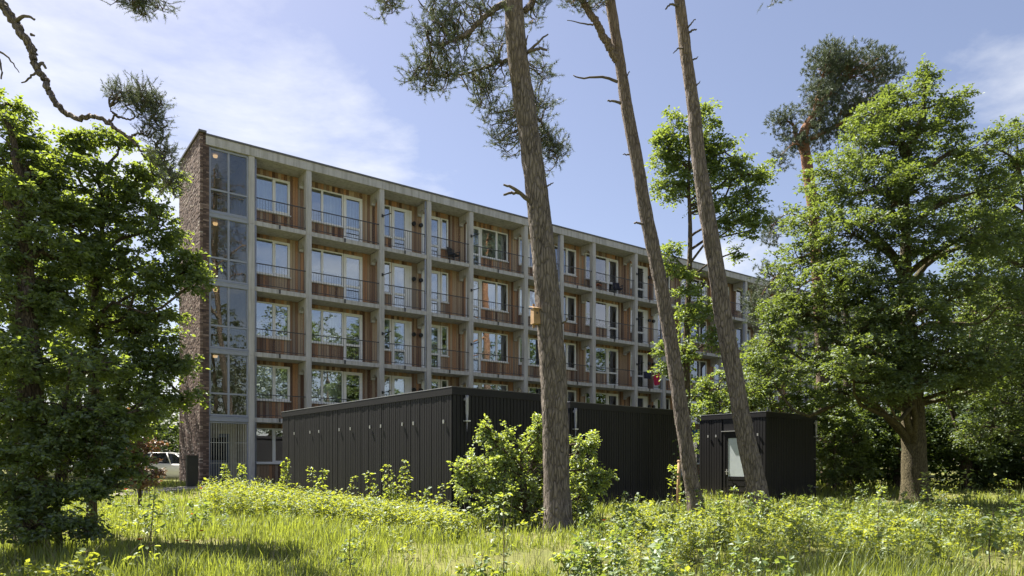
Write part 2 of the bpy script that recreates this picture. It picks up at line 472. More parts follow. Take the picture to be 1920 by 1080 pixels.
# balcony slabs between the columns, shared by bay width
widths = {}
for i, (a, b) in enumerate(zip(COLS, COLS[1:])):
    w = round(b - a, 2)
    if w not in widths:
        m = MB(); h = w / 2 - 0.128
        m.box(-h, h, 0.05, WD + 0.35, -0.19, 0.0)
        widths[w] = m.mesh('balcony_slab', M['concrete'])
        m = MB(); m.box(-0.035, 0.035, 0.025, 0.075, -0.17, 0.01); widths[('d', w)] = m.mesh('drain_spout', M['rail'])
    for f in range(1, 5):
        s = link('balcony_slab', widths[w], B, ((a + b) / 2, 0, FL[f]))
        link('drain_spout', widths[('d', w)], s, (-0.02 * w, 0, 0))

# brackets that carry the slabs, arched on the underside
prof = [(0.281, 0.0), (WD - 0.03, 0.0), (WD - 0.03, -0.50), (WD - 0.14, -0.50), (WD - 0.17, -0.40), (0.62, -0.30), (0.47, -0.33), (0.36, -0.43), (0.281, -0.58)]
bm_ = MB()
pr = np.array(prof); n = len(pr)
# concave profile: strips from the top edge
for (ya, za), (yb, zb) in zip(prof[2:], prof[3:]):
    v = [(-0.10, ya, 0), (0.10, ya, 0), (0.10, yb, 0), (-0.10, yb, 0), (-0.10, ya, za), (0.10, ya, za), (0.10, yb, zb), (-0.10, yb, zb)]
    bm_.add(v, [(0, 4, 7, 3), (1, 2, 6, 5), (4, 5, 6, 7)])
v = [(-0.10, WD - 0.03, 0), (0.10, WD - 0.03, 0), (0.10, WD - 0.03, -0.5), (-0.10, WD - 0.03, -0.5)]
bm_.add(v, [(0, 1, 2, 3)])
brk_me = bm_.mesh('bracket', M['concrete'])
for t in COLS:
    for f in range(5): link('bracket', brk_me, B, (t, 0, CE[f] - 0.003))

# roof: slab, fascia beam in cast lengths, dark metal edge
rb = MB().box(-0.29, TEND + 0.3, 0.301, 9.0, 14.603, 14.90).box(-1.98, -0.30, 0.301, 3.9, 14.603, 14.90)
rb.build('roof_slab', M['concrete'], B)
fx = [-2.02] + [c for c in COLS if c > 1][1::2] + [TEND + 0.3]
for a, b in zip(fx, fx[1:]):
    MB().box(a + 0.006, b - 0.006, -0.04, 0.30, 14.59, 14.955).build('fascia_beam', M['concrete'], B)
MB().box(-2.02, TEND + 0.34, -0.075, 0.36, 14.957, 15.03).build('roof_edge', M['cap'], B)
MB().box(-2.30, -2.0, -0.09, 4.05, 15.035, 15.12).build('parapet_cap', M['cap'], B)

# brick end wall: a core and separate courses of real bricks
EW = MB().box(-2.20, -1.90, 0.03, 3.92, GB - 0.3, 15.03).build('end_wall', M['mortar'], B)
bl, bh, jt = 0.205, 0.052, 0.0115
vb, qb, ab = [], [], []
nb_ = 0
base_q = np.array([(0, 3, 2, 1), (4, 5, 6, 7), (0, 1, 5, 4), (1, 2, 6, 5), (2, 3, 7, 6), (3, 0, 4, 7)])
z = GB - 0.2; row = 0
while z < 15.0:
    off = (row % 2) * 0.108 + rs.uniform(-0.02, 0.02)
    y = 0.0 - off * 0.0
    # long face looking along -x
    ys = -0.0 + (0.0 if row % 2 == 0 else 0.108)
    edges = [0.0]
    if row % 2: edges.append(0.103)
    while edges[-1] < 3.95: edges.append(edges[-1] + bl + jt)
    for a, b in zip(edges, edges[1:]):
        pr_ = rs.choice([0, 0, 0, 0.005, 0.008]) + rs.uniform(0, 0.002)
        x0, x1, y0, y1 = -2.232 - pr_, -2.12, a + jt / 2, min(b - jt / 2, 3.95)
        vb.append([(x0, y0, z), (x1, y0, z), (x1, y1, z), (x0, y1, z), (x0, y0, z + bh), (x1, y0, z + bh), (x1, y1, z + bh), (x0, y1, z + bh)])
        ab.append(rs.beta(1.3, 1.7))  # long face gets more pale bricks: grazing sun specks put into the tone
    for a, b in ((-2.119, -2.0), (-1.998, -1.885)) if row % 2 else ((-2.119, -1.885),):
        pr_ = rs.choice([0, 0, 0.004]) + rs.uniform(0, 0.003)
        x0, x1, y0, y1 = a + jt / 2, b, -0.001 - pr_, 0.2
        vb.append([(x0, y0, z), (x1, y0, z), (x1, y1, z), (x0, y1, z), (x0, y0, z + bh), (x1, y0, z + bh), (x1, y1, z + bh), (x0, y1, z + bh)])
        ab.append(rs.beta(1.2, 4.0))
    z += bh + jt; row += 1
nb_ = len(vb)
m = MB(); m.add(np.array(vb).reshape(-1, 3), (base_q[None] + 8 * np.arange(nb_)[:, None, None]).reshape(-1, 4), rnd=np.repeat(ab, 8))
tag(m.build('brick', M['brick'], EW), kind='stuff')

# stair tower glazing and what stands behind it
MB().box(-1.9, -0.3, 3.3, 3.45, GB, 14.6).box(-0.29, -0.15, 0.3, 3.4, GB, 14.6).build('stair_wall', M['room'], B)
ts0, ts1, tm = -1.872, -0.298, -1.10
fr = MB()
H = 2.65
fr.box(ts0, ts0 + 0.07, 0.06, 0.16, 0, H).box(ts1 - 0.07, ts1, 0.06, 0.16, 0, H).box(tm - 0.04, tm + 0.04, 0.062, 0.158, 0.08, H - 0.08)
fr.box(ts0 + 0.07, ts1 - 0.07, 0.06, 0.16, H - 0.08, H).box(ts0 + 0.07, ts1 - 0.07, 0.06, 0.16, 0, 0.08).box(ts0 + 0.07, tm - 0.04, 0.064, 0.156, 0.90, 0.97).box(tm + 0.04, ts1 - 0.07, 0.064, 0.156, 0.90, 0.97)
fr_me = fr.mesh('stair_window', M['bluegrey'])
sp_me = MB().box(ts0, ts1, 0.02, 0.3, -0.205, -0.005).box(ts0, ts1, 0.005, 0.02, -0.05, -0.01).mesh('spandrel_panel', M['bluegrey'])
pn = []
for a, b in ((ts0 + 0.07, tm - 0.04), (tm + 0.04, ts1 - 0.07)):
    for c, d in ((0.08, 0.90), (0.97, H - 0.08)):
        pn.append(MB().box(a, b, 0.10, 0.112, c, d).mesh('pane', M['glass2']))
land_me = MB().box(-1.88, -0.3, 0.3, 1.2, -0.18, -0.01).box(-1.88, -0.3, 2.5, 3.28, -1.5, -1.34).mesh('stair_landing', M['room'])
fl_me = MB().add([(-1.8, 1.2, -0.01), (-1.1, 1.2, -0.01), (-1.1, 2.5, -1.34), (-1.8, 2.5, -1.34), (-1.8, 1.2, -0.2), (-1.1, 1.2, -0.2), (-1.1, 2.5, -1.53), (-1.8, 2.5, -1.53)], base_q).mesh('stair_flight', M['concrete'])
hr = MB()
for i in range(9): hr.box(-1.75 + i * 0.17, -1.735 + i * 0.17, 0.5, 0.515, 0, 0.9)
hr.box(-1.8, -0.35, 0.49, 0.53, 0.9, 0.94)
hr_me = hr.mesh('stair_handrail', M['rail'])
lp = MB().tube([(-1.45, 0.8, -0.02), (-1.45, 0.8, -0.10)], [0.10, 0.08], 16)
lp_me = lp.mesh('ceiling_lamp', M['lamp'])
for f in range(1, 5):
    z = FL[f]
    w = link('stair_window', fr_me, B, (0, 0, z + 0.01))
    for p in pn: link('pane', p, w)
    link('spandrel_panel', sp_me, B, (0, 0, z))
    link('stair_landing', land_me, B, (0, 0, z)); link('stair_flight', fl_me, B, (0, 0, z)); link('stair_handrail', hr_me, B, (0, 0, z))
    link('ceiling_lamp', lp_me, B, (0, 0, (FL[f + 1] - 0.18) if f < 4 else 14.58))
# barred entrance gate at street level
gt = link('entrance_gate', None, B)
MB().box(ts0, ts0 + 0.05, 0.08, 0.13, GB, 3.28).box(ts1 - 0.05, ts1, 0.08, 0.13, GB, 3.28).box(ts0 + 0.05, ts1 - 0.05, 0.08, 0.13, 3.22, 3.28).build('gate_frame', M['bluegrey'], gt)
bar_me = MB().tube([(0, 0.1, 0.72), (0, 0.1, 3.22)], 0.009, 6).mesh('bar', M['edge'])
for i in range(15): link('bar', bar_me, gt, (ts0 + 0.1 + i * 0.0985, 0, 0))
for zz in (0.75, 1.55, 2.4): MB().box(ts0 + 0.05, ts1 - 0.05, 0.112, 0.127, zz, zz + 0.02).build('cross_bar', M['edge'], gt)
ed = MB().box(-1.65, -0.6, 1.85, 1.95, GB, 2.85).build('entrance_door', M['bluedoor'], B)
MB().box(-1.5, -0.75, 1.82, 1.848, 1.7, 2.7).build('pane', M['carglass'], ed)
MB().box(-1.88, -1.66, 1.86, 1.94, GB, 3.28).box(-0.59, -0.3, 1.86, 1.94, GB, 3.28).box(-1.66, -0.59, 1.86, 1.94, 2.86, 3.28).build('porch_wall', M['room'], B)

# openings of one half period: (t0, t1, z0, z1, kind)
HALF = [(0.10, 1.83, 0.87, 2.42, 'winA'), (2.60, 4.38, 0.87, 2.42, 'winB'), (4.40, 5.36, 0.03, 2.42, 'doorB'), (6.46, 6.90, 0.87, 2.42, 'winC'), (6.93, 8.04, 0.03, 2.42, 'doorC')]
MIR = 2 * 8.325


def win_meshes(w, h, kind, flip):
    """frame mesh and a list of pane rectangles; x runs 0..w"""
    m = MB(); pns = []
    o = 0.055
    def X(a, b): return (w - b, w - a) if flip else (a, b)
    def bx(a, b, z0, z1, y0=-0.02, y1=0.07):
        a, b = X(a, b); m.box(a, b, y0, y1, z0, z1)
    bx(0, o, 0, h); bx(w - o, w, 0, h); bx(o, w - o, h - o, h, -0.018, 0.068); bx(o, w - o, 0, o, -0.018, 0.068)
    if kind.startswith('win'):
        sill = X(-0.03, w + 0.03)
        m.box(sill[0], sill[1], -0.10, -0.021, -0.05, -0.01); m.box(sill[0], sill[1], -0.021, 0.05, -0.06, -0.002)
    if kind == 'winA':
        c = 0.99
        bx(c - 0.04, c + 0.04, o, h - o)
        s = 0.045
        bx(c + 0.04, c + 0.04 + s, o, h - o, -0.03, 0.06); bx(w - o - s, w - o, o, h - o, -0.03, 0.06)
        bx(c + 0.04 + s, w - o - s, h - o - s, h - o, -0.028, 0.058); bx(c + 0.04 + s, w - o - s, o, o + s, -0.028, 0.058)
        pns = [(o, c - 0.04, o, h - o), (c + 0.04 + s, w - o - s, o + s, h - o - s)]
    elif kind == 'winB':
        c = 0.75
        bx(c - 0.05, c + 0.05, o, h - o)
        pns = [(o, c - 0.05, o, h - o), (c + 0.05, w - o, o, h - o)]
    elif kind == 'winC':
        pns = [(o + 0.02, w - o - 0.02, o + 0.02, h - o - 0.02)]
        bx(o, o + 0.02, o, h - o); bx(w - o - 0.02, w - o, o, h - o)
    elif kind in ('doorB', 'doorC'):
        r = w - o if kind == 'doorB' else 0.80
        s = 0.085
        bx(o, o + s, o, h - o, -0.03, 0.06); bx(r - s, r, o, h - o, -0.03, 0.06)
        bx(o + s, r - s, h - o - s, h - o, -0.028, 0.058); bx(o + s, r - s, o, o + s + 0.05, -0.028, 0.058)
        bx(o + s, r - s, 0.83, 0.93, -0.028, 0.058)
        hx = X(r - 0.10, r - 0.01)
        m.box(hx[0], hx[1], -0.075, -0.055, 1.0, 1.02); m.box((hx[0] + hx[1]) / 2 - 0.01, (hx[0] + hx[1]) / 2 + 0.01, -0.057, -0.03, 1.0, 1.02)
        pns = [(o + s, r - s, o + s + 0.05, 0.83), (o + s, r - s, 0.93, h - o - s)]
        if kind == 'doorC':
            for q in range(3): bx(r + 0.004 + q * 0.085, r + 0.081 + q * 0.085, o, h - o, -0.012 if q % 2 else -0.02, 0.05)
    out = []
    for a, b, c, d in pns:
        a, b = X(a, b)
        out.append(MB().box(a, b, 0.02, 0.032, c, d).mesh('pane', M['glass']))
    nm = 'window' if kind.startswith('win') else 'balcony_door'
    return nm, m.mesh(nm, M['frame']), out, pns


WM = {}
for (a, b, c, d, kind) in HALF:
    for flip in (False, True): WM[(kind, flip)] = win_meshes(b - a, d - c, kind, flip)

# wall behind the balconies: backing with openings, vertical timber boards, windows and doors
OPEN = []
for k in range(NPER):
    for (a, b, c, d, kind) in HALF:
        OPEN.append((a + PER * k, b + PER * k, c, d, kind, False))
        OPEN.append((MIR - b + PER * k, MIR - a + PER * k, c, d, kind, True))
OPEN.sort()
curtain_cache = {}


def curtain_mesh(w, h):
    key = (round(w, 2), round(h, 2))
    if key not in curtain_cache:
        n = max(8, int(w / 0.045)); xs = np.linspace(0, w, n); ys = 0.035 * np.sin(xs * 38) + 0.02 * np.sin(xs * 17 + 1)
        v = np.vstack([np.stack([xs, ys, np.zeros(n)], 1), np.stack([xs, ys, np.full(n, h)], 1)])
        q = [(i, i + 1, n + i + 1, n + i) for i in range(n - 1)]
        curtain_cache[key] = MB().add(v, q).mesh('curtain', M['curtain'], True)
    return curtain_cache[key]


blind_me = {}
segs = []
cur = -0.17
for (a, b, c, d, kind, flip) in OPEN:
    if a > cur + 1e-4: segs.append((cur, a, None))
    segs.append((a, b, (c, d, kind, flip))); cur = b
segs.append((cur, TEND, None))
for f in range(5):
    z0, z1 = FL[f], CE[f]
    back = MB()
    for a, b, o in segs:
        if o is None: back.box(a, b, WD + 0.03, WD + 0.25, z0 - 0.19, z1 + 0.0)
        else:
            if o[0] > 0.1: back.box(a, b, WD + 0.03, WD + 0.25, z0 - 0.19, z0 + o[0] - 0.002)
            else: back.box(a, b, WD + 0.03, WD + 0.25, z0 - 0.19, z0 + 0.02)
            back.box(a, b, WD + 0.03, WD + 0.25, z0 + o[1] + 0.002, z1)
    back.build('backing_wall', M['darkroom'], B)
    # boards, one cladding part per bay
    for ca, cb in zip(COLS, COLS[1:]):
        m = MB()
        for a, b, o in segs:
            a2, b2 = max(a, ca), min(b, cb)
            if b2 - a2 < 0.02: continue
            nbd = max(1, round((b2 - a2) / 0.135)); w = (b2 - a2) / nbd
            for i in range(nbd):
                r = rs.rand(); dd = rs.uniform(0, 0.014)
                x0, x1 = a2 + i * w + 0.005, a2 + (i + 1) * w - 0.005
                if o is None: m.box(x0, x1, WD - dd, WD + 0.028, z0 + 0.03, z1 - 0.005, r)
                else:
                    if o[0] > 0.1: m.box(x0, x1, WD - dd, WD + 0.028, z0 + 0.03, z0 + o[0] - 0.065, r)
                    m.box(x0, x1, WD - dd, WD + 0.028, z0 + o[1] + 0.005, z1 - 0.005, r)
        tag(m.build('cladding', M['boards'], B), kind='stuff')
    for a, b, o in segs:
        if o is None: continue
        c, d, kind, flip = o
        nm, me, panes, rect = WM[(kind, flip)]
        w = link(nm, me, B, (a, WD, z0 + c))
        for p in panes: link('pane', p, w)
        if kind in ('winA', 'winB', 'doorB'):
            u = rs.rand()
            if u < 0.30:
                cw = (b - a) * rs.choice([0.3, 0.45, 1.0])
                link('curtain', curtain_mesh(cw, d - c - 0.1), w, ((0.0 if rs.rand() < 0.5 else b - a - cw), 0.34, 0.05))
            elif u < 0.40:
                key = (kind, flip)
                if key not in blind_me:
                    mm = MB()
                    for q in range(int((d - c - 0.15) / 0.055)): mm.add([(0.08, 0.12, 0.1 + q * 0.055), (b - a - 0.08, 0.12, 0.1 + q * 0.055), (b - a - 0.08, 0.15, 0.135 + q * 0.055), (0.08, 0.15, 0.135 + q * 0.055)], [(0, 1, 2, 3)])
                    blind_me[key] = mm.mesh('blind', M['blind'])
                link('blind', blind_me[key], w)
# rooms: floors, back wall and cross walls
for f in range(5):
    m = MB().box(-0.17, TEND, WD + 0.36, 8.9, FL[f] - 0.19, FL[f] + 0.0).box(-0.17, TEND, 5.2, 5.3, FL[f], CE[f])
    for k in range(NPER):
        for t in (-0.1, 2.35, 5.9, 8.325, 10.8, 14.3): m.box(t + PER * k - 0.07, t + PER * k + 0.07, WD + 0.26, 5.2, FL[f], CE[f])
    m.build('room_walls', M['room'], B)
MB().box(-0.17, TEND, 8.8, 9.0, GB - 0.3, 14.6).box(TEND + 0.13, TEND + 0.3, 0.0, 9.0, GB - 0.3, 14.59).box(-0.30, -0.18, 3.46, 9.0, GB - 0.3, 14.6).build('rear_wall', M['mortar'], B)

# railings
rail_c = {}
for i, (a, b) in enumerate(zip(COLS, COLS[1:])):
    w = round(b - a - 0.25, 2)
    if w not in rail_c:
        m = MB()
        m.box(0.002, w - 0.002, 0.07, 0.11, 0.985, 1.02); m.box(0.002, w - 0.002, 0.075, 0.105, 0.10, 0.125)
        r_me = m.mesh('railing', M['rail'])
        m = MB(); n = int(w / 0.12)
        for q in range(1, n + 1):
            x = q * w / (n + 1); m.box(x - 0.005, x + 0.005, 0.085, 0.095, 0.125, 0.985)
        rail_c[w] = (r_me, m.mesh('baluster', M['rail']))
    for f in range(1, 5):
        r = link('railing', rail_c[w][0], B, (a + 0.125, 0, FL[f]))
        tag(link('baluster', rail_c[w][1], r), kind='stuff')

# downpipes on every third column, wall lamps beside the front doors, black arms on some columns
pipe_me = MB()
pipe_me.tube([(0, 0.10, GB), (0, 0.10, 14.58)], 0.042, 10)
for zz in np.arange(1.6, 14.5, 1.4): pipe_me.box(-0.05, 0.05, 0.05, 0.15, zz, zz + 0.035)
pipe_me = pipe_me.mesh('downpipe', M['bluegrey'], True)
for t in [COLS[0] + 0.18] + [COLS[i] - 0.18 for i in range(3, len(COLS), 3)]: link('downpipe', pipe_me, B, (t, 0, 0))
lm = MB().tube([(0, WD - 0.005, 0), (0, WD - 0.04, 0)], 0.085, 14).tube([(0, WD - 0.04, 0), (0, WD - 0.13, 0)], [0.11, 0.10], 14)
lm_me = lm.mesh('wall_lamp', M['blackmetal'], False)
arm_me = MB().tube([(0.10, -0.01, 0.0), (0.28, -0.20, 0.06), (0.38, -0.30, 0.11)], 0.022, 6).box(0.03, 0.11, -0.03, 0.01, -0.07, 0.07).mesh('clothes_line_arm', M['blackmetal'])
for f in range(5):
    for k in range(NPER):
        for t in (8.12, 8.53): link('wall_lamp', lm_me, B, (t + PER * k, -0.02, FL[f] + 1.78))
        if f: link('clothes_line_arm', arm_me, B, (10.85 + PER * k, 0, FL[f] + 1.42)); link('clothes_line_arm', arm_me, B, (5.82 + PER * k, 0.0, FL[f] + 1.42))


# things standing on the balconies
def chair(label, t, f, mat, d=0.55, rz=0.0):
    p = fac(t, d)
    c = thing('balcony_chair', label, 'chair', (p[0], p[1], FL[f]), BA + rz, 'chairs on the balconies')
    MB().box(-0.23, 0.23, -0.22, 0.22, 0.42, 0.46).build('seat', mat, c)
    MB().add([(-0.22, 0.20, 0.46), (0.22, 0.20, 0.46), (0.22, 0.33, 0.92), (-0.22, 0.33, 0.92), (-0.22, 0.23, 0.46), (0.22, 0.23, 0.46), (0.22, 0.36, 0.92), (-0.22, 0.36, 0.92)], base_q).build('backrest', mat, c)
    for sx in (-0.2, 0.2):
        for sy in (-0.19, 0.19): MB().box(sx - 0.015, sx + 0.015, sy - 0.015, sy + 0.015, 0.004, 0.42).build('leg', M['rail'], c)
    for sx in (-0.23, 0.23): MB().box(sx - 0.02, sx + 0.02, -0.2, 0.24, 0.63, 0.66).box(sx - 0.015, sx + 0.015, -0.2, -0.17, 0.461, 0.63).build('armrest', M['rail'], c)


chair('orange chair on the top floor balcony right of the leftmost thick pine trunk', 20.35, 4, M['orange'], 0.6, 0.5)
chair('dark blue chair on the top floor balcony, right beside the orange chair', 22.1, 4, M['navy'], 0.55, -0.4)
chair('black chair on the top floor balcony left of the leftmost thick pine trunk', 10.25, 4, M['blackmetal'], 0.6, 0.3)


def laundry(name, label, t, f, w, h, mat):
    p = fac(t, -0.0)
    n = 12; xs = np.linspace(0, w, n); rows = []
    for zz, amp in ((1.035, 0.0), (0.7, 0.02), (1.02 - h, 0.035)):
        rows.append(np.stack([xs, 0.035 - amp * np.sin(xs * 21 + zz * 5), np.full(n, zz) - (0.04 * np.sin(xs * 9) if zz < 0.6 else 0)], 1))
    v = np.vstack(rows); v2 = v.copy(); v2[:, 1] += 0.012
    q = [(r * n + i, r * n + i + 1, (r + 1) * n + i + 1, (r + 1) * n + i) for r in range(2) for i in range(n - 1)]
    q2 = [(a + 3 * n, d + 3 * n, c + 3 * n, b + 3 * n) for a, b, c, d in q]
    top = [(i, 3 * n + i, 3 * n + i + 1, i + 1) for i in range(n - 1)]
    o = MB().add(np.vstack([v, v2]), q + q2 + top).build(name, mat, None, True, loc=(p[0], p[1], FL[f]), rz=BA)
    tag(o, label, 'laundry')


laundry('hanging_shirt', 'red shirt hanging over a balcony railing beside the middle pine trunk', 24.75, 2, 0.55, 0.75, M['red'])
laundry('hanging_cloth', 'dark navy cloth hanging over a balcony railing left of the red shirt', 23.85, 2, 0.65, 0.42, M['navy'])
pb = fac(29.4, 0.5)
tb = MB().tube([(0, 0, 0.003), (0, 0, 0.32)], [0.16, 0.22], 16).tube([(0, 0, 0.32), (0, 0, 0.35)], 0.235, 16)
tag(tb.build('plastic_tub', M['blue'], None, False, loc=(pb[0], pb[1], FL[1])), 'blue plastic tub on a low balcony between the two right pine trunks', 'tub')


# ------------------------------------------------------------------ black timber sheds
SA = R(39.4)


def shed(label, corner, wx, wy, h, seed, lboards=True, zb=0.22):
    s = thing('garden_shed', label, 'shed', (corner[0], corner[1], zb), SA, 'black timber sheds')
    MB().box(0.03, wx - 0.03, 0.03, wy - 0.03, -0.2, h - 0.06).build('core_wall', M['black'], s)
    MB().box(0.0, wx, 0.0, wy, h - 0.055, h - 0.02).build('roof', M['sedum'], s)
    # fascia boards and a bright metal drip edge
    for nm, (a, b, c, d) in (('fascia', (-0.03, wx + 0.03, -0.03, 0.0)), ('fascia', (-0.03, 0.0, 0.001, wy + 0.03)), ('fascia', (wx, wx + 0.03, 0.001, wy + 0.03)), ('fascia', (0.001, wx - 0.001, wy, wy + 0.03))):
        MB().box(a, b, c, d, h - 0.17, h).build(nm, M['black'], s)
    MB().box(-0.034, wx + 0.034, -0.034, -0.012, h, h + 0.016).build('drip_edge', M['cap'], s)
    MB().box(-0.034, -0.012, -0.012, wy + 0.034, h, h + 0.016).build('drip_edge', M['zinc'], s)
    rr = np.random.RandomState(seed)
    bw, bn = 0.105, None
    shapes = []
    for q in range(4):
        m = MB(); m.box(0.0, 0.090, -0.012 - 0.0012 * q, 0.029, 0.02, h - 0.171); shapes.append(m.mesh('board', M['black']))
    shapes2 = []
    for q in range(4):
        m = MB(); m.box(-0.012 - 0.002 * q, 0.029, 0.0, 0.088, 0.02, h - 0.171); shapes2.append(m.mesh('board', M['black']))
    n = int((wx - 0.02) / bw)
    for i in range(n): link('board', shapes[rr.randint(4)], s, (0.012 + i * (wx - 0.02) / n, 0, 0))
    n = int((wy - 0.02) / bw)
    return s, shapes2, n, rr


def left_boards(s, shapes2, n, rr, wy, skip=None):
    for i in range(n):
        y = 0.012 + i * (wy - 0.02) / n
        if skip and skip[0] - 0.1 < y < skip[1]: continue
        link('board', shapes2[rr.randint(4)], s, (0, y, 0))


def pipe(s, x, h, y=-0.075, top=0.32):
    p = MB()
    p.tube(smooth_path([(x - 0.02, -0.01, h - top + 0.06), (x, y, h - top + 0.03), (x, y, h - top - 0.08), (x, y, 0.0)], 14), 0.042, 12)
    o = p.build('downpipe', M['zinc'], s, True)
    br = MB().box(x - 0.065, x + 0.065, y - 0.05, -0.02, 0, 0.03).mesh('pipe_bracket', M['edge'])
    for zz in (h - 0.78, h * 0.48, 0.45): link('pipe_bracket', br, o, (0, 0, zz))


plate_me = MB().box(-0.05, -0.0305, -0.024, 0.024, 0, 0.085).mesh('number_plate', M['plate'])
SH = 3.05
s1, sh2, n, rr = shed('long black timber shed in front of the building, nearest the camera', P(848, 871, 16.1)[:2], 3.2, 10.1, SH, 3)
left_boards(s1, sh2, n, rr, 10.1)
pipe(s1, 0.36, SH)
for y, zz in ((0.30, 2.28), (1.62, 2.30), (2.15, 2.30), (3.25, 2.30), (3.85, 2.30), (5.0, 2.30), (5.7, 2.30), (7.1, 2.30), (7.75, 2.30), (9.0, 2.3)):
    link('number_plate', plate_me, s1, (0, y, zz - 0.05))
s2, sh2, n, rr = shed('middle black timber shed, partly hidden behind the thick pine trunk', P(1069, 871, 20.0)[:2], 5.0, 4.2, SH, 8)
left_boards(s2, sh2, n, rr, 4.2)
pipe(s2, 0.14, SH)
s3, sh2, n, rr = shed('small black timber shed at right with a frosted glass door', P(1436, 871, 23.6)[:2], 3.36, 2.66, SH, 12)
DY0, DY1 = 0.62, 1.62
left_boards(s3, sh2, n, rr, 2.66, (DY0, DY1))
pipe(s3, 3.22, SH)
for y, zz in ((0.28, 2.30), (1.92, 2.30), (2.25, 2.30)): link('number_plate', plate_me, s3, (0, y, zz - 0.05))
dr = MB().box(-0.01, 0.029, DY0, DY1, 2.42, SH - 0.171).box(-0.03, 0.029, DY0, DY0 + 0.07, 0.02, 2.40).box(-0.03, 0.029, DY1 - 0.07, DY1, 0.02, 2.40).box(-0.03, 0.029, DY0 + 0.07, DY1 - 0.07, 2.32, 2.40)
dr.box(-0.02, 0.029, DY0 + 0.07, DY0 + 0.18, 0.02, 2.32).box(-0.02, 0.029, DY1 - 0.18, DY1 - 0.07, 0.02, 2.32).box(-0.02, 0.029, DY0 + 0.18, DY1 - 0.18, 2.2, 2.32)
for q in range(8): dr.box(-0.018 - 0.006 * (q % 2), 0.029, DY0 + 0.18, DY1 - 0.18, 0.02 + q * 0.105, 0.12 + q * 0.105)
dr = dr.build('door', M['black'], s3)
MB().box(-0.008, 0.028, DY0 + 0.18, DY1 - 0.18, 0.865, 2.2).build('pane', M['frosted'], dr)
MB().box(-0.09, -0.07, DY1 - 0.24, DY1 - 0.10, 1.02, 1.045).box(-0.071, -0.021, DY1 - 0.14, DY1 - 0.115, 1.02, 1.045).box(-0.028, -0.0205, DY1 - 0.15, DY1 - 0.105, 0.92, 1.12).build('handle', M['edge'], dr)
MB().box(-0.10, -0.031, DY0 - 0.05, DY1 + 0.05, 2.43, 2.455).build('door_drip', M['edge'], s3)
MB().box(-0.7, -0.02, DY0 - 0.3, 2.5, -0.1, 0.05).build('threshold', M['paving'], s3)

# cabinet, stake, nest box
cp = P(360, 871, 27.6)
cb = thing('utility_cabinet', 'black metal utility cabinet standing against the brick end wall', 'cabinet', (cp[0], cp[1], 0.52), BA)
MB().box(-0.20, 0.20, -0.13, 0.13, 0.08, 1.30).build('body', M['blackmetal'], cb)
MB().box(-0.22, 0.22, -0.15, 0.15, 1.301, 1.34).build('lid', M['blackmetal'], cb)
MB().box(-0.17, 0.17, -0.11, 0.11, -0.1, 0.079).build('plinth', M['concrete'], cb)
MB().box(-0.17, 0.17, -0.142, -0.131, 0.14, 1.25).build('door', M['blackmetal'], cb)
sp_ = P(1272, 871, 18.2); gz0 = float(ground_z(sp_[0], sp_[1]))
st = MB().tube([(0, 0, -0.2), (0.0, 0, 0.7), (0.02, 0.0, 1.42)], [0.045, 0.043, 0.04], 10)
st.tube([(-0.03, 0.01, 1.38), (0.0, -0.04, 1.40), (0.05, 0.0, 1.39)], 0.012, 5)
tag(st.build('tree_stake', M['wood'], None, True, loc=(sp_[0], sp_[1], gz0)), 'round wooden tree stake beside the middle pine trunk', 'stake')


# ------------------------------------------------------------------ plants: generators
def norm(a): return a / (np.linalg.norm(a, axis=-1, keepdims=True) + 1e-9)


def leaf_geo(m, pos, dirn, nrm, Ln, Wd, rng, six=True):
    """folded leaves as real faces: six corners with a midrib, or four for far foliage"""
    n = len(pos)
    side = norm(np.cross(dirn, nrm)); nrm = np.cross(side, dirn)
    Ln = Ln[:, None]; Wd = Wd[:, None]
    r = rng.rand(n)
    if six:
        b = pos; tip = pos + dirn * Ln - nrm * Ln * 0.10
        up = nrm * Wd * 0.18
        l1 = pos + dirn * Ln * 0.30 + side * Wd * 0.46 + up; r1 = pos + dirn * Ln * 0.30 - side * Wd * 0.46 + up
        l2 = pos + dirn * Ln * 0.68 + side * Wd * 0.38 + up * 0.7; r2 = pos + dirn * Ln * 0.68 - side * Wd * 0.38 + up * 0.7
        v = np.stack([b, r1, r2, tip, l2, l1], 1).reshape(-1, 3)
        o = np.arange(n)[:, None] * 6
        q = np.vstack([o + np.array([0, 1, 2, 3]), o + np.array([0, 3, 4, 5])])
        m.add(v, q, rnd=np.repeat(r, 6))
    else:
        l = pos + dirn * Ln * 0.45 + side * Wd * 0.5 + nrm * Wd * 0.15; rr_ = pos + dirn * Ln * 0.45 - side * Wd * 0.5 + nrm * Wd * 0.15
        v = np.stack([pos, rr_, pos + dirn * Ln, l], 1).reshape(-1, 3)
        o = np.arange(n)[:, None] * 4
        m.add(v, o + np.array([0, 1, 2, 3]), rnd=np.repeat(r, 4))


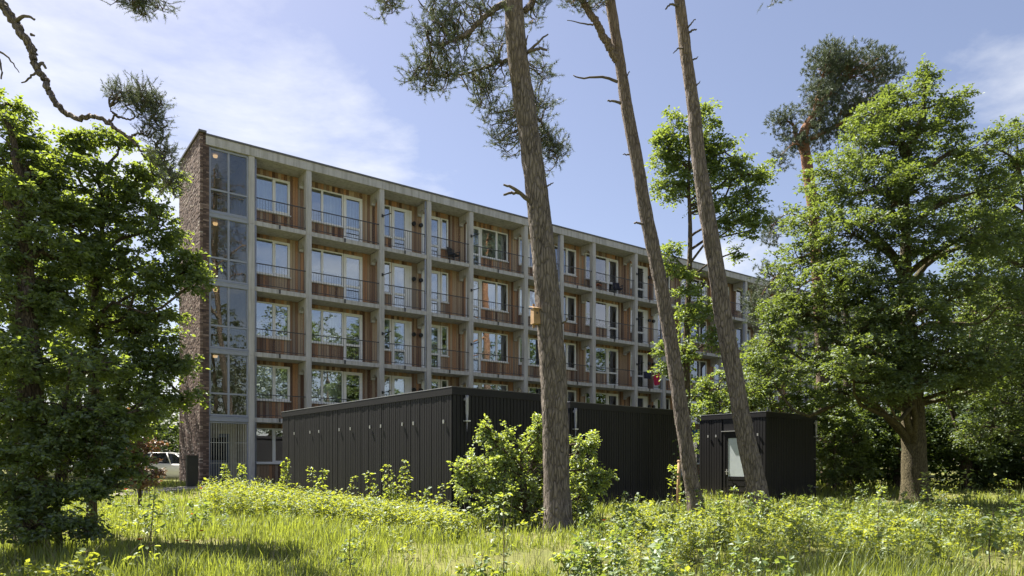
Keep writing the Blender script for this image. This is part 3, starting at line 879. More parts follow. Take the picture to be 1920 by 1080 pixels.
def sprays(m, centers, radius, rng, twigs=8, lpt=9, size=0.09, six=True, flat=0.5, droop=0.25, twig_mb=None, upness=0.75):
    C = np.asarray(centers); nc = len(C)
    az = rng.uniform(0, 2 * math.pi, (nc, twigs)); el = rng.normal(0.12, 0.42, (nc, twigs))
    td = np.stack([np.cos(az) * np.cos(el), np.sin(az) * np.cos(el), np.sin(el) * flat * 1.6], -1)
    tl = rng.uniform(0.45, 1.05, (nc, twigs)) * (radius if np.isscalar(radius) else np.asarray(radius)[:, None])
    s = (np.arange(lpt) + rng.uniform(0.1, 0.9, (nc, twigs, lpt))) / lpt
    s = 0.15 + 0.85 * s
    pos = C[:, None, None, :] + td[:, :, None, :] * (tl[:, :, None] * s)[..., None]
    pos[..., 2] -= droop * (tl[:, :, None] * s ** 2)
    pos += rng.normal(0, 0.02, pos.shape)
    sd = np.stack([-np.sin(az), np.cos(az), np.zeros_like(az)], -1)[:, :, None, :]
    sg = np.where(np.arange(lpt) % 2 == 0, 1.0, -1.0)[None, None, :, None]
    dirn = norm(td[:, :, None, :] * 0.65 + sd * sg * 0.8 + rng.normal(0, 0.35, pos.shape) + np.array([0, 0, -0.22]))
    nrm = norm(np.array([0, 0, upness]) + rng.normal(0, 0.5, pos.shape))
    k = pos.reshape(-1, 3).shape[0]
    sz = size if np.isscalar(size) else np.repeat(np.asarray(size), twigs * lpt)
    ln = sz * rng.uniform(0.6, 1.3, k)
    leaf_geo(m, pos.reshape(-1, 3), dirn.reshape(-1, 3), nrm.reshape(-1, 3), ln, ln * rng.uniform(0.5, 0.72, k), rng, six)
    if twig_mb is not None:
        for i in range(nc):
            for j in range(0, twigs, 2):
                e = C[i] + td[i, j] * tl[i, j]; e[2] -= droop * tl[i, j]
                mid = C[i] + td[i, j] * tl[i, j] * 0.5; mid[2] -= droop * tl[i, j] * 0.2
                twig_mb.tube([C[i], mid, e], [0.006, 0.004, 0.002], 3, False)


def lobes_to_centers(lobes, rng, shell=0.35):
    out = []; own = []
    for li, (px, py, d, rx, ry, rd, n) in enumerate(lobes):
        c = P(px, py, d); r = np.array([rx * d / FPX, rd, ry * d / FPX])
        u = norm(rng.normal(0, 1, (n, 3))) * (rng.uniform(shell ** 3, 1, (n, 1)) ** (1 / 3.0))
        out.append(c + u * r); own += [li] * n
    return np.vstack(out), np.array(own)


def limb(tm, a, b, r0, r1, rng, sag=0.15, n=9, seg=7):
    a = np.asarray(a, float); b = np.asarray(b, float)
    L_ = np.linalg.norm(b - a)
    m1 = a + (b - a) * 0.35 + rng.normal(0, 0.10 * L_, 3) + np.array([0, 0, sag * L_])
    m2 = a + (b - a) * 0.7 + rng.normal(0, 0.10 * L_, 3) + np.array([0, 0, sag * 0.6 * L_])
    p = smooth_path([a, m1, m2, b], n)
    tm.tube(p, np.linspace(r0, r1, n), seg, False)
    return p


def trunk_tube(tm, path, rad, seg=14, rough=0.06, step=0.10, seed=0.0, flare=0.35):
    pts = np.asarray(path, float)
    Ltot = np.sum(np.linalg.norm(np.diff(pts, axis=0), axis=1))
    n = max(12, int(Ltot / step))
    p = smooth_path(pts, n)
    rr_ = np.interp(np.linspace(0, 1, n), np.linspace(0, 1, len(rad)), rad)
    hgt = p[:, 2] - p[0, 2]
    rr_ = rr_ * (1 + flare * np.exp(-np.maximum(hgt, 0) / 0.35))
    k0 = tm.n
    tm.tube(p, rr_, seg, True)
    v = tm.v[-1]
    c = np.repeat(p, seg, axis=0)
    for i in range(n * seg):
        q = v[i]
        h = mnoise.fractal((q[0] * 9 + seed, q[1] * 9, q[2] * 2.6), 1.0, 2.0, 3) + 0.5 * mnoise.noise((q[0] * 2.2, q[1] * 2.2 + seed, q[2] * 0.9))
        v[i] = c[i] + (q - c[i]) * (1 + rough * h)
    return p


def broadleaf(name, label, cat, trunk_px, rad, lobes, mats, seed, size=0.09, clump=0.42, twigs=8, lpt=9, six=True, tw=False, seg=12, limb_r=0.07, group=None, extra=None, d0=None, shell=0.35, droop=0.25, flat=0.5):
    """trunk_px: list of (px, py, depth); lobes: (px, py, depth, rx_px, ry_px, r_depth, clumps)"""
    rng = np.random.RandomState(seed)
    path = np.array([P(*q) for q in trunk_px])
    base = path[0].copy(); base[2] = float(ground_z(base[0], base[1])) - 0.05
    path[0] = base
    T = thing(name, label, cat, tuple(base), 0.0, group)
    tm = MB()
    tp = trunk_tube(tm, path - base, rad, seg, 0.05, 0.14, seed)
    tw_mb = MB()
    cen, own = lobes_to_centers(lobes, rng, shell)
    cen = cen - base
    for li, lb in enumerate(lobes):
        c = P(*lb[:3]) - base
        hd = np.hypot(tp[:, 0] - c[0], tp[:, 1] - c[1])
        want = c[2] - 0.55 * hd
        i = int(np.argmin(np.abs(tp[:, 2] - want) + 0.25 * hd))
        i = min(max(i, int(len(tp) * 0.12)), len(tp) - 2)
        lp_ = limb(tw_mb, tp[i], c, min(limb_r, limb_r * (0.5 + 0.12 * lb[6] ** 0.5)), 0.02, rng, 0.06)
        samp = np.vstack([lp_[2:], tp[len(tp) // 2:]])
        for q in cen[own == li]:
            dd = np.linalg.norm(samp - q, axis=1) + 0.6 * np.maximum(0, samp[:, 2] - q[2])
            s0 = samp[int(np.argmin(dd))]
            limb(tw_mb, s0, q, 0.014, 0.006, rng, 0.04, 5, 4)
    cm_ = MB()
    sprays(cm_, cen, clump, rng, twigs, lpt, size, six, flat, droop, tw_mb if tw else None)
    if extra: extra(T, tm, tp, base, rng)
    tm.build('trunk', mats[0], T, True)
    tag(tw_mb.build('branches', mats[0], T, True), kind='stuff')
    cm_.build('crown', mats[1], T)
    return T


def needles(m, centers, rng, radius, shoots=10, per=34, length=0.065, width=0.0045, tw=None):
    C = np.asarray(centers); nc = len(C)
    off = norm(rng.normal(0, 1, (nc, shoots, 3))) * (rng.uniform(0.1, 1, (nc, shoots, 1)) ** 0.5) * radius
    off[..., 2] *= 0.7
    sd = norm(norm(off) * 0.6 + np.array([0, 0, 0.45]) + rng.normal(0, 0.4, off.shape))
    b = C[:, None, :] + off
    sl = rng.uniform(0.10, 0.24, (nc, shoots))
    s = rng.uniform(0.0, 1.0, (nc, shoots, per))
    p = b[:, :, None, :] + sd[:, :, None, :] * (sl[..., None] * s)[..., None]
    nd = norm(sd[:, :, None, :] * 0.75 + rng.normal(0, 0.62, p.shape))
    p = p.reshape(-1, 3); nd = nd.reshape(-1, 3); n = len(p)
    sv = norm(np.cross(nd, rng.normal(0, 1, (n, 3)))) * width
    ln = (length * rng.uniform(0.7, 1.2, n))[:, None]
    v = np.stack([p - sv, p + sv, p + nd * ln], 1).reshape(-1, 3)
    o = np.arange(n)[:, None] * 3
    r = np.clip(np.repeat(rng.rand(nc * shoots), per) * 0.6 + rng.rand(n) * 0.4, 0, 1)
    m.add(v, None, o + np.array([0, 1, 2]), rnd=np.repeat(r, 3))
    if tw is not None:
        for i in range(nc):
            for j in range(0, shoots, 2): tw.tube([C[i], b[i, j] * 0.6 + C[i] * 0.4 + rng.normal(0, 0.02, 3), b[i, j] + sd[i, j] * sl[i, j] * 0.7], [0.008, 0.006, 0.003], 3, False)


def pine(name, label, trunk_px, rad, limbs, lobes, stubs, seed, bark='pine', leaf='needle', seg=26, radius=0.22, shoots=8, per=34, length=0.07, width=0.0042, step=0.07, twg=True):
    rng = np.random.RandomState(seed)
    path = np.array([P(*q) for q in trunk_px])
    base = path[0].copy(); base[2] = float(ground_z(base[0], base[1])) - 0.08
    path[0] = base
    T = thing(name, label, 'tree', tuple(base), 0.0, 'pine trees')
    tm = MB(); tp = trunk_tube(tm, path - base, rad, seg, 0.085, step, seed, 0.5)
    tm.build('trunk', M[bark], T, True)
    lm_ = MB(); lpts = [tp[len(tp) * 3 // 5:]]
    for pts, r0, r1 in limbs:
        q = np.array([P(*c) for c in pts]) - base
        p = smooth_path(q, 8 * len(q))
        p[1:-1] += rng.normal(0, 0.012, p[1:-1].shape)
        lm_.tube(p, np.linspace(r0, r1, len(p)), 9, True); lpts.append(p)
    samp = np.vstack(lpts)
    if lobes:
        cen, own = lobes_to_centers([(*l[:6], max(3, int(l[6] * 0.8))) for l in lobes], rng, 0.1); cen = cen - base
        for q in cen:
            dd = np.linalg.norm(samp - q, axis=1)
            i = np.argmin(dd)
            limb(lm_, samp[i], q, 0.016, 0.008, rng, 0.05, 6, 5)
        cm_ = MB(); needles(cm_, cen, rng, radius, shoots, per, length, width, lm_ if twg else None)
        cm_.build('crown', M[leaf], T)
    if lm_.n: tag(lm_.build('limbs', M[bark], T, True), kind='stuff')
    for pts, r0, r1 in stubs:
        q = np.array([P(*c) for c in pts]) - base
        p = smooth_path(q, 10); p[1:-1] += rng.normal(0, 0.008, p[1:-1].shape)
        MB().tube(p, np.linspace(r0, r1, 10), 7, True).build('dead_branch', M['deadwood'], T, True)
    return T


# ------------------------------------------------------------------ the three tall pines
D1 = 13.5
p1 = pine('pine_tree', 'thickest pine trunk, leftmost of the three tall pines, with a nest box on it',
     [(1047, 1010, D1), (1044, 900, D1), (1040, 760, D1), (1030, 600, D1), (1015, 440, D1), (1001, 320, D1), (984, 200, D1), (970, 100, D1), (962, 0, D1), (952, -140, D1 + .2), (950, -300, D1 + .3), (955, -480, D1 + .3), (960, -700, D1 + .3), (955, -950, D1 + .3)],
     [0.245, 0.245, 0.25, 0.245, 0.215, 0.205, 0.20, 0.19, 0.18, 0.165, 0.145, 0.12, 0.08, 0.03],
     [([(966, 15, D1), (935, 12, D1 - .1), (895, 45, D1 - .3), (855, 75, D1 - .5), (805, 88, D1 - .5)], 0.075, 0.02),
      ([(895, 45, D1 - .3), (872, 70, D1 - .2), (840, 65, D1 + .2), (800, 20, D1 + .3)], 0.035, 0.012),
      ([(965, 112, D1), (930, 118, D1 + .4), (900, 130, D1 + .6), (850, 140, D1 + .4), (800, 120, D1 + .2)], 0.045, 0.012),
      ([(985, 20, D1), (1000, 0, D1 + .2), (1005, -60, D1 + .4)], 0.06, 0.04),
      ([(985, 200, D1), (1005, 215, D1 + .6), (1030, 260, D1 + .9), (1045, 300, D1 + 1.)], 0.035, 0.01),
      ([(950, -160, D1), (860, -150, D1 - .2), (770, -60, D1 - .5), (730, -5, D1 - .6)], 0.07, 0.015),
      ([(950, -200, D1), (1050, -230, D1 + .5), (1150, -200, D1 + 1)], 0.07, 0.02), ([(950, -250, D1), (900, -330, D1 - 1), (850, -380, D1 - 1.6)], 0.07, 0.02)],
     [(835, 95, D1 - .3, 52, 62, .5, 46), (868, 30, D1 - .1, 66, 42, .5, 44), (795, 132, D1, 34, 42, .4, 20), (850, 150, D1 + .3, 50, 25, .3, 16), (920, 120, D1 + .4, 45, 55, .3, 26), (925, 190, D1 + .7, 35, 45, .4, 22),
      (960, 250, D1 + .8, 42, 42, .4, 26), (1012, 150, D1 + .5, 20, 55, .3, 16), (1015, 235, D1 + .8, 30, 50, .4, 22), (1035, 280, D1 + .9, 30, 42, .4, 22), (1005, 20, D1 + .3, 25, 25, .3, 10),
      (728, 4, D1 - .6, 22, 22, .3, 12), (800, -60, D1 - .4, 70, 50, .6, 26), (950, -200, D1, 170, 90, 1.6, 70), (1120, -220, D1 + 1, 80, 70, 1, 30), (950, -420, D1, 160, 90, 1.6, 60), (860, -380, D1 - 1.5, 70, 60, 1, 24), (950, -650, D1, 200, 110, 2.0, 80), (960, -880, D1, 150, 100, 1.5, 60)],
     [([(1003, 385, D1), (985, 370, D1 - .15), (962, 352, D1 - .3), (944, 346, D1 - .35)], 0.055, 0.018), ([(975, 362, D1 - .2), (958, 362, D1 - .2), (944, 365, D1 - .2)], 0.032, 0.02),
      ([(1018, 352, D1 - .1), (1030, 346, D1 - .2), (1038, 343, D1 - .25)], 0.02, 0.008), ([(990, 97, D1 - .1), (1008, 80, D1 - .25), (1028, 64, D1 - .3)], 0.03, 0.012),
      ([(990, 98, D1 - .1), (1008, 92, D1 - .25), (1026, 94, D1 - .3)], 0.035, 0.02), ([(985, 90, D1 - .1), (988, 75, D1 - .2), (990, 66, D1 - .2)], 0.02, 0.01),
      ([(1055, 606, D1 - .1), (1062, 600, D1 - .2), (1066, 594, D1 - .22)], 0.018, 0.008)], 11)
nb = P(1006, 592, D1 - 0.12)
box = thing('nest_box', 'pale wooden nest box fixed to the left side of the thickest pine trunk', 'nest box', (nb[0] - 0.02, nb[1], nb[2] - 0.16), R(25))
MB().box(-0.07, 0.07, -0.07, 0.07, 0, 0.29).build('body', M['wood'], box)
MB().add([(-0.09, -0.11, 0.275), (0.09, -0.11, 0.275), (0.09, 0.09, 0.335), (-0.09, 0.09, 0.335), (-0.09, -0.11, 0.292), (0.09, -0.11, 0.292), (0.09, 0.09, 0.352), (-0.09, 0.09, 0.352)], base_q).build('roof', M['wood'], box)
MB().tube([(0, -0.068, 0.2), (0, -0.0725, 0.2)], 0.018, 12).build('entrance_hole', M['blackmetal'], box)
MB().box(-0.02, 0.02, 0.071, 0.085, -0.06, 0.4).build('hanging_strip', M['wood'], box)

D2 = 17.0
pine('pine_tree', 'slender forked pine, middle of the three tall pine trunks',
     [(1309, 985, D2), (1296, 900, D2), (1281, 800, D2), (1267, 700, D2), (1251, 600, D2), (1232, 500, D2), (1211, 400, D2), (1194, 300, D2), (1175, 200, D2), (1160, 100, D2), (1144, 0, D2), (1128, -140, D2), (1122, -280, D2), (1125, -400, D2), (1130, -650, D2)],
     [0.178, 0.178, 0.175, 0.172, 0.168, 0.165, 0.16, 0.15, 0.142, 0.125, 0.12, 0.115, 0.10, 0.08, 0.03],
     [([(1158, 115, D2), (1140, 85, D2 - .1), (1122, 50, D2 - .2), (1100, 15, D2 - .3), (1075, -30, D2 - .4), (1040, -90, D2 - .5)], 0.105, 0.06), ([(1105, 22, D2 - .3), (1085, 2, D2 - .4), (1065, -4, D2 - .4)], 0.03, 0.01),
      ([(1128, -140, D2), (1220, -210, D2 + 1), (1300, -230, D2 + 1)], 0.06, 0.02)],
     [(1085, 2, D2 - .4, 22, 12, .3, 10), (1118, -2, D2 - .2, 20, 14, .3, 9), (1040, -110, D2 - .5, 60, 50, .8, 26), (1130, -240, D2, 120, 80, 1.6, 60), (1290, -230, D2 + 1, 70, 50, 1, 26), (1125, -380, D2, 150, 80, 1.8, 60), (1130, -560, D2, 150, 90, 1.8, 64)],
     [([(1157, 153, D2 - .1), (1138, 146, D2 - .25), (1110, 145, D2 - .35), (1088, 146, D2 - .4), (1075, 141, D2 - .4)], 0.038, 0.012), ([(1164, 194, D2 - .1), (1150, 190, D2 - .2), (1139, 189, D2 - .2)], 0.035, 0.02),
      ([(1112, 47, D2 - .3), (1090, 43, D2 - .4), (1063, 38, D2 - .5)], 0.022, 0.008), ([(1172, 145, D2 - .1), (1178, 138, D2 - .2), (1180, 134, D2 - .2)], 0.02, 0.008), ([(1180, 290, D2 - .1), (1172, 289, D2 - .15), (1168, 290, D2 - .15)], 0.02, 0.01),
      ([(1205, 420, D2 - .1), (1196, 418, D2 - .2), (1189, 418, D2 - .2)], 0.03, 0.02)], 22)
D3 = 16.0
pine('pine_tree', 'rightmost of the three tall pines, standing before the small black shed',
     [(1430, 968, D3), (1416, 900, D3), (1394, 800, D3), (1376, 700, D3), (1357, 600, D3), (1342, 500, D3), (1326, 400, D3), (1310, 300, D3), (1300, 200, D3), (1286, 100, D3), (1274, 0, D3), (1258, -140, D3), (1250, -300, D3), (1255, -440, D3), (1250, -700, D3)],
     [0.235, 0.215, 0.20, 0.192, 0.188, 0.184, 0.175, 0.155, 0.145, 0.13, 0.122, 0.115, 0.10, 0.08, 0.03],
     [([(1258, -140, D3), (1360, -180, D3 + .8), (1460, -90, D3 + 1), (1470, -20, D3 + 1)], 0.06, 0.015), ([(1255, -180, D3), (1190, -230, D3 - .6), (1130, -250, D3 - 1)], 0.06, 0.02)],
     [(1465, -18, D3 + 1, 20, 14, .3, 8), (1400, -150, D3 + .8, 90, 60, 1, 36), (1250, -260, D3, 130, 80, 1.6, 60), (1255, -420, D3, 150, 90, 1.8, 64), (1250, -620, D3, 160, 100, 1.9, 70)],
     [([(1270, 10, D3 - .1), (1258, 8, D3 - .2), (1248, 17, D3 - .2)], 0.03, 0.015), ([(1290, 52, D3 - .1), (1298, 42, D3 - .2), (1304, 36, D3 - .2)], 0.02, 0.01), ([(1293, 60, D3 - .1), (1299, 57, D3 - .2), (1306, 55, D3 - .2)], 0.025, 0.015),
      ([(1280, 90, D3 - .1), (1270, 92, D3 - .2), (1262, 100, D3 - .2)], 0.022, 0.008), ([(1300, 112, D3 - .1), (1306, 110, D3 - .2), (1309, 106, D3 - .2)], 0.02, 0.008), ([(1306, 160, D3 - .1), (1310, 156, D3 - .15), (1313, 152, D3 - .15)], 0.015, 0.007)], 33)

# pine at the left edge whose long limb reaches into the picture
D4 = 11.5
pine('pine_tree', 'pine at the left edge with a long bare limb sweeping down into the sky',
     [(-190, 1150, D4), (-185, 900, D4), (-180, 600, D4), (-170, 300, D4), (-160, 50, D4), (-150, -150, D4), (-140, -350, D4)],
     [0.24, 0.23, 0.22, 0.2, 0.18, 0.15, 0.08],
     [([(-152, -130, D4), (-80, -90, D4), (-30, -40, D4), (5, 8, D4), (32, 48, D4), (56, 88, D4), (66, 120, D4), (82, 148, D4), (95, 178, D4), (118, 208, D4), (148, 222, D4), (175, 217, D4), (205, 233, D4), (240, 257, D4)], 0.085, 0.026),
      ([(240, 257, D4), (258, 275, D4), (272, 296, D4)], 0.026, 0.012), ([(240, 259, D4), (262, 250, D4 + .1), (285, 262, D4 + .2), (300, 290, D4 + .2)], 0.02, 0.008),
      ([(198, 231, D4), (212, 218, D4), (206, 200, D4)], 0.022, 0.009), ([(211, 212, D4), (230, 222, D4 + .1), (255, 221, D4 + .2), (275, 200, D4 + .2)], 0.02, 0.008),
      ([(262, 252, D4 + .1), (270, 236, D4 + .2), (290, 225, D4 + .3)], 0.014, 0.007), ([(300, 290, D4 + .2), (315, 320, D4 + .2), (325, 360, D4 + .2)], 0.01, 0.005),
      ([(-150, -150, D4), (0, -150, D4 + .2), (150, -70, D4 + .4), (260, -15, D4 + .5)], 0.07, 0.015), ([(-150, -200, D4), (-250, -300, D4 + 1), (-330, -330, D4 + 1.4)], 0.07, 0.02)],
     [(252, 182, D4 + .1, 48, 14, .25, 28), (278, 195, D4 + .15, 32, 20, .25, 20), (285, 235, D4 + .2, 26, 26, .2, 16), (298, 272, D4 + .25, 22, 20, .2, 12), (315, 310, D4 + .2, 20, 22, .2, 12), (325, 350, D4 + .2, 14, 24, .15, 10), (262, 4, D4 + .5, 50, 22, .35, 30),
      (140, -80, D4 + .3, 70, 30, .5, 20), (-150, -260, D4, 160, 90, 1.4, 60), (-310, -320, D4 + 1.3, 80, 60, .8, 20)],
     [([(26, 42, D4), (12, 22, D4 - .1), (8, 8, D4 - .1)], 0.03, 0.012), ([(28, 40, D4), (42, 30, D4 - .1), (58, 33, D4 - .1), (66, 36, D4 - .1)], 0.035, 0.012), ([(64, 66, D4), (58, 66, D4), (62, 64, D4)], 0.018, 0.012),
      ([(70, 126, D4), (80, 118, D4), (86, 128, D4)], 0.03, 0.02), ([(70, 132, D4), (56, 146, D4), (40, 155, D4)], 0.022, 0.01), ([(-12, 90, D4), (12, 105, D4), (25, 120, D4), (36, 136, D4)], 0.02, 0.006), ([(-10, 92, D4), (1, 120, D4), (2, 148, D4)], 0.02, 0.012)], 44, radius=0.15, shoots=8, per=40, length=0.05, width=0.0032, seg=16, step=0.14)

# far pine at the right with orange upper bark
D9 = 33.0
pine('pine_tree', 'distant pine with orange upper bark, rising behind the broad maple',
     [(1556, 915, D9), (1546, 760, D9), (1540, 640, D9), (1532, 500, D9), (1525, 400, D9), (1512, 300, D9), (1506, 255, D9), (1520, 225, D9), (1545, 190, D9), (1580, 150, D9)],
     [0.36, 0.31, 0.29, 0.26, 0.25, 0.24, 0.24, 0.18, 0.13, 0.06],
     [([(1510, 290, D9), (1495, 260, D9), (1488, 235, D9)], 0.16, 0.07), ([(1488, 235, D9), (1478, 228, D9), (1462, 230, D9)], 0.07, 0.03), ([(1520, 260, D9), (1570, 235, D9), (1610, 210, D9 + 1)], 0.13, 0.05),
      ([(1525, 240, D9), (1530, 190, D9), (1550, 120, D9)], 0.1, 0.04), ([(1512, 280, D9), (1490, 270, D9 - 1), (1465, 290, D9 - 1)], 0.06, 0.02), ([(1530, 470, D9), (1480, 500, D9 - 1.5), (1445, 530, D9 - 2), (1420, 570, D9 - 2)], 0.08, 0.02),
      ([(1534, 520, D9), (1500, 540, D9 - 2), (1470, 600, D9 - 2)], 0.05, 0.02), ([(1525, 420, D9), (1480, 400, D9 - 1), (1450, 420, D9 - 1)], 0.05, 0.015)],
     [(1590, 118, D9, 62, 28, 1.2, 61), (1552, 140, D9, 40, 42, 1.1, 50), (1640, 132, D9, 38, 26, 1.0, 35), (1532, 195, D9, 40, 40, 1.0, 45), (1590, 190, D9, 62, 40, 1.2, 52), (1465, 238, D9, 20, 24, .5, 21), (1520, 240, D9, 35, 40, .8, 29), (1490, 270, D9 - .5, 22, 18, .5, 12),
      (1465, 300, D9 - 1, 14, 14, .4, 7), (1425, 580, D9 - 2, 30, 36, .6, 30), (1460, 620, D9 - 2, 34, 34, .8, 33), (1450, 520, D9 - 1.8, 30, 30, .6, 17), (1455, 430, D9 - 1, 26, 30, .6, 17), (1490, 570, D9 - 1.8, 26, 40, .6, 21), (1650, 160, D9, 40, 34, 1.0, 25), (1615, 230, D9 + .5, 50, 34, 1.0, 27), (1560, 255, D9, 40, 34, 1.0, 19), (1545, 105, D9, 40, 22, 1.0, 19)],
     [([(1500, 540, D9 - 2.2), (1470, 545, D9 - 2.6), (1440, 560, D9 - 2.8)], 0.04, 0.015)], 55, bark='farpine', leaf='farneedle', seg=14, radius=0.42, shoots=14, per=26, length=0.13, width=0.010, step=0.25, twg=False)

# ------------------------------------------------------------------ broadleaved trees
D5 = 12.0
broadleaf('oak_tree', 'large shaded oak with a thick dark trunk at the left edge', 'tree',
          [(58, 1060, 11), (60, 900, 11), (58, 760, 11), (50, 600, 11.2), (45, 450, 11.4), (40, 330, 11.5)], [0.21, 0.19, 0.18, 0.15, 0.11, 0.05],
          [(95, 300, 12.4, 30, 24, .5, 10), (120, 345, 12.4, 34, 30, .6, 14), (130, 420, 12, 40, 40, .7, 18), (120, 560, 11.8, 40, 50, .7, 18), (8, 195, 12, 26, 30, .5, 8), (30, 250, 12, 40, 34, .7, 14), (55, 320, 12, 46, 36, .8, 19), (100, 380, 11.8, 50, 40, .8, 21), (0, 380, 11.8, 60, 60, .9, 27), (60, 460, 11.5, 60, 50, .9, 27), (120, 470, 11.6, 40, 40, .8, 16), (0, 540, 11.5, 60, 70, 1.0, 29), (70, 570, 11.4, 60, 50, .9, 27), (0, 660, 11, 70, 60, 1.0, 29), (80, 680, 10.8, 60, 50, .9, 24), (20, 770, 10.6, 70, 50, .9, 26), (90, 790, 10.6, 50, 40, .8, 14), (-60, 350, 12, 80, 130, 1.2, 24), (20, 860, 10.4, 60, 40, .7, 14)],
          (M['oakbark'], M['oak']), 61, size=0.074, clump=0.35, twigs=9, lpt=13, tw=False)
broadleaf('oak_tree', 'slim oak with glowing green leaves beside the brick end wall', 'tree',
          [(172, 1000, 13), (172, 860, 13), (174, 720, 13), (176, 600, 13), (184, 480, 13), (200, 380, 13)], [0.085, 0.08, 0.075, 0.065, 0.05, 0.02],
          [(160, 275, 13, 34, 26, .5, 13), (212, 262, 13, 22, 22, .4, 8), (145, 255, 13, 14, 16, .3, 6), (205, 335, 13, 50, 34, .7, 20), (285, 325, 13, 40, 34, .5, 17), (255, 375, 13, 40, 30, .6, 14), (190, 420, 13, 66, 44, .8, 29), (290, 430, 13, 46, 44, .6, 22), (150, 500, 13, 60, 50, .8, 26), (235, 510, 13, 60, 46, .8, 29), (310, 530, 12.8, 40, 44, .5, 19), (355, 490, 12.8, 20, 24, .3, 12), (368, 525, 12.7, 14, 22, .25, 7),
           (185, 600, 13, 64, 46, .8, 29), (275, 620, 13, 56, 46, .7, 25), (330, 680, 12.8, 26, 36, .4, 10), (345, 745, 12.7, 18, 16, .3, 6), (150, 690, 13, 60, 40, .7, 20), (230, 700, 12.6, 54, 40, .6, 20), (290, 740, 12.6, 40, 30, .5, 12), (250, 660, 12.6, 40, 30, .5, 12), (305, 690, 12.6, 30, 30, .4, 8), (215, 770, 12.4, 44, 34, .5, 12), (270, 800, 12.6, 34, 26, .4, 8), (300, 590, 12.8, 36, 30, .5, 8)],
          (M['oakbark'], M['oak']), 62, size=0.074, clump=0.34, twigs=8, lpt=13, limb_r=0.035)
broadleaf('young_oak', 'young leafy oak low at the left, before the parked cars', 'tree',
          [(112, 1040, 10.5), (108, 930, 10.5), (112, 830, 10.5), (125, 740, 10.5), (135, 660, 10.5)], [0.04, 0.036, 0.03, 0.022, 0.01],
          [(150, 770, 10.5, 60, 44, .6, 22), (110, 850, 10.4, 60, 40, .6, 22), (190, 850, 10.6, 50, 40, .5, 22), (218, 800, 10.8, 40, 36, .5, 14), (170, 920, 10.3, 50, 32, .5, 16), (80, 920, 10.2, 60, 32, .5, 16), (185, 690, 10.6, 50, 40, .5, 14), (255, 770, 11, 35, 30, .4, 9), (50, 990, 9.8, 60, 35, .5, 16), (150, 985, 10, 44, 25, .4, 12), (230, 880, 10.8, 30, 30, .4, 9), (20, 920, 10, 40, 40, .5, 12)],
          (M['oakbark'], M['oak']), 63, size=0.070, clump=0.29, twigs=8, lpt=12, limb_r=0.016, tw=True)
broadleaf('copper_shrub', 'bushy reddish brown shrub between the left trees and the brick wall', 'shrub',
          [(262, 925, 21), (262, 870, 21), (260, 800, 21)], [0.05, 0.04, 0.02],
          [(262, 790, 21, 20, 26, .4, 12), (268, 830, 21, 28, 28, .5, 16), (255, 870, 21, 30, 30, .5, 18), (275, 895, 21, 26, 22, .4, 12)], (M['oakbark'], M['copper']), 64, size=0.11, clump=0.28, twigs=7, lpt=8, six=False, limb_r=0.02)
D8 = 22.0


def ivy(T, tm, tp, base, rng):
    m = MB(); n = 620
    i = rng.randint(int(len(tp) * 0.02), int(len(tp) * 0.42), n)
    an = rng.uniform(0, 2 * math.pi, n); o = np.stack([np.cos(an), np.sin(an), np.zeros(n)], 1)
    pos = tp[i] + o * rng.uniform(0.14, 0.30, (n, 1)) + rng.normal(0, 0.06, (n, 3))
    dirn = norm(o * 0.5 + rng.normal(0, 0.4, (n, 3)) + np.array([0, 0, -0.6]))
    s = 0.10 * rng.uniform(0.7, 1.3, n)
    leaf_geo(m, pos, dirn, norm(o + rng.normal(0, 0.3, (n, 3))), s, s * 0.9, rng)
    m.build('ivy', M['oak2'], T)


broadleaf('young_oak', 'ivy-clad young oak with a light crown between the two right pine trunks', 'tree',
          [(1286, 925, D8), (1288, 780, D8), (1287, 640, D8), (1292, 520, D8), (1294, 430, D8), (1291, 330, D8), (1295, 250, D8)], [0.12, 0.115, 0.105, 0.085, 0.065, 0.045, 0.02],
          [(1262, 250, D8, 36, 36, .7, 28), (1322, 215, D8, 18, 22, .4, 10), (1320, 260, D8, 36, 38, .7, 28), (1238, 290, D8, 24, 30, .5, 15), (1290, 310, D8, 48, 40, .9, 38), (1360, 285, D8, 36, 36, .7, 25), (1255, 350, D8, 36, 36, .7, 22), (1330, 360, D8, 44, 40, .8, 32), (1392, 330, D8, 36, 36, .7, 25),
           (1400, 385, D8, 38, 40, .7, 28), (1432, 325, D8, 20, 22, .4, 10), (1375, 425, D8, 34, 30, .6, 18), (1415, 430, D8, 26, 22, .5, 10), (1386, 470, D8, 12, 16, .3, 5), (1255, 470, D8 - .5, 14, 24, .4, 9), (1262, 505, D8 - .5, 14, 12, .3, 6), (1292, 510, D8 - .4, 14, 14, .3, 6), (1286, 545, D8 - .5, 20, 14, .4, 8),
           (1292, 590, D8 - .5, 26, 20, .4, 11), (1330, 575, D8 - .3, 24, 24, .4, 11), (1340, 640, D8 - .4, 26, 30, .5, 15), (1284, 655, D8 - .4, 18, 26, .4, 10), (1245, 690, D8 - .5, 14, 14, .3, 6), (1240, 655, D8 - .5, 10, 20, .3, 6)],
          (M['oakbark'], M['oak2']), 65, size=0.10, clump=0.40, twigs=8, lpt=9, six=False, limb_r=0.045, extra=ivy)

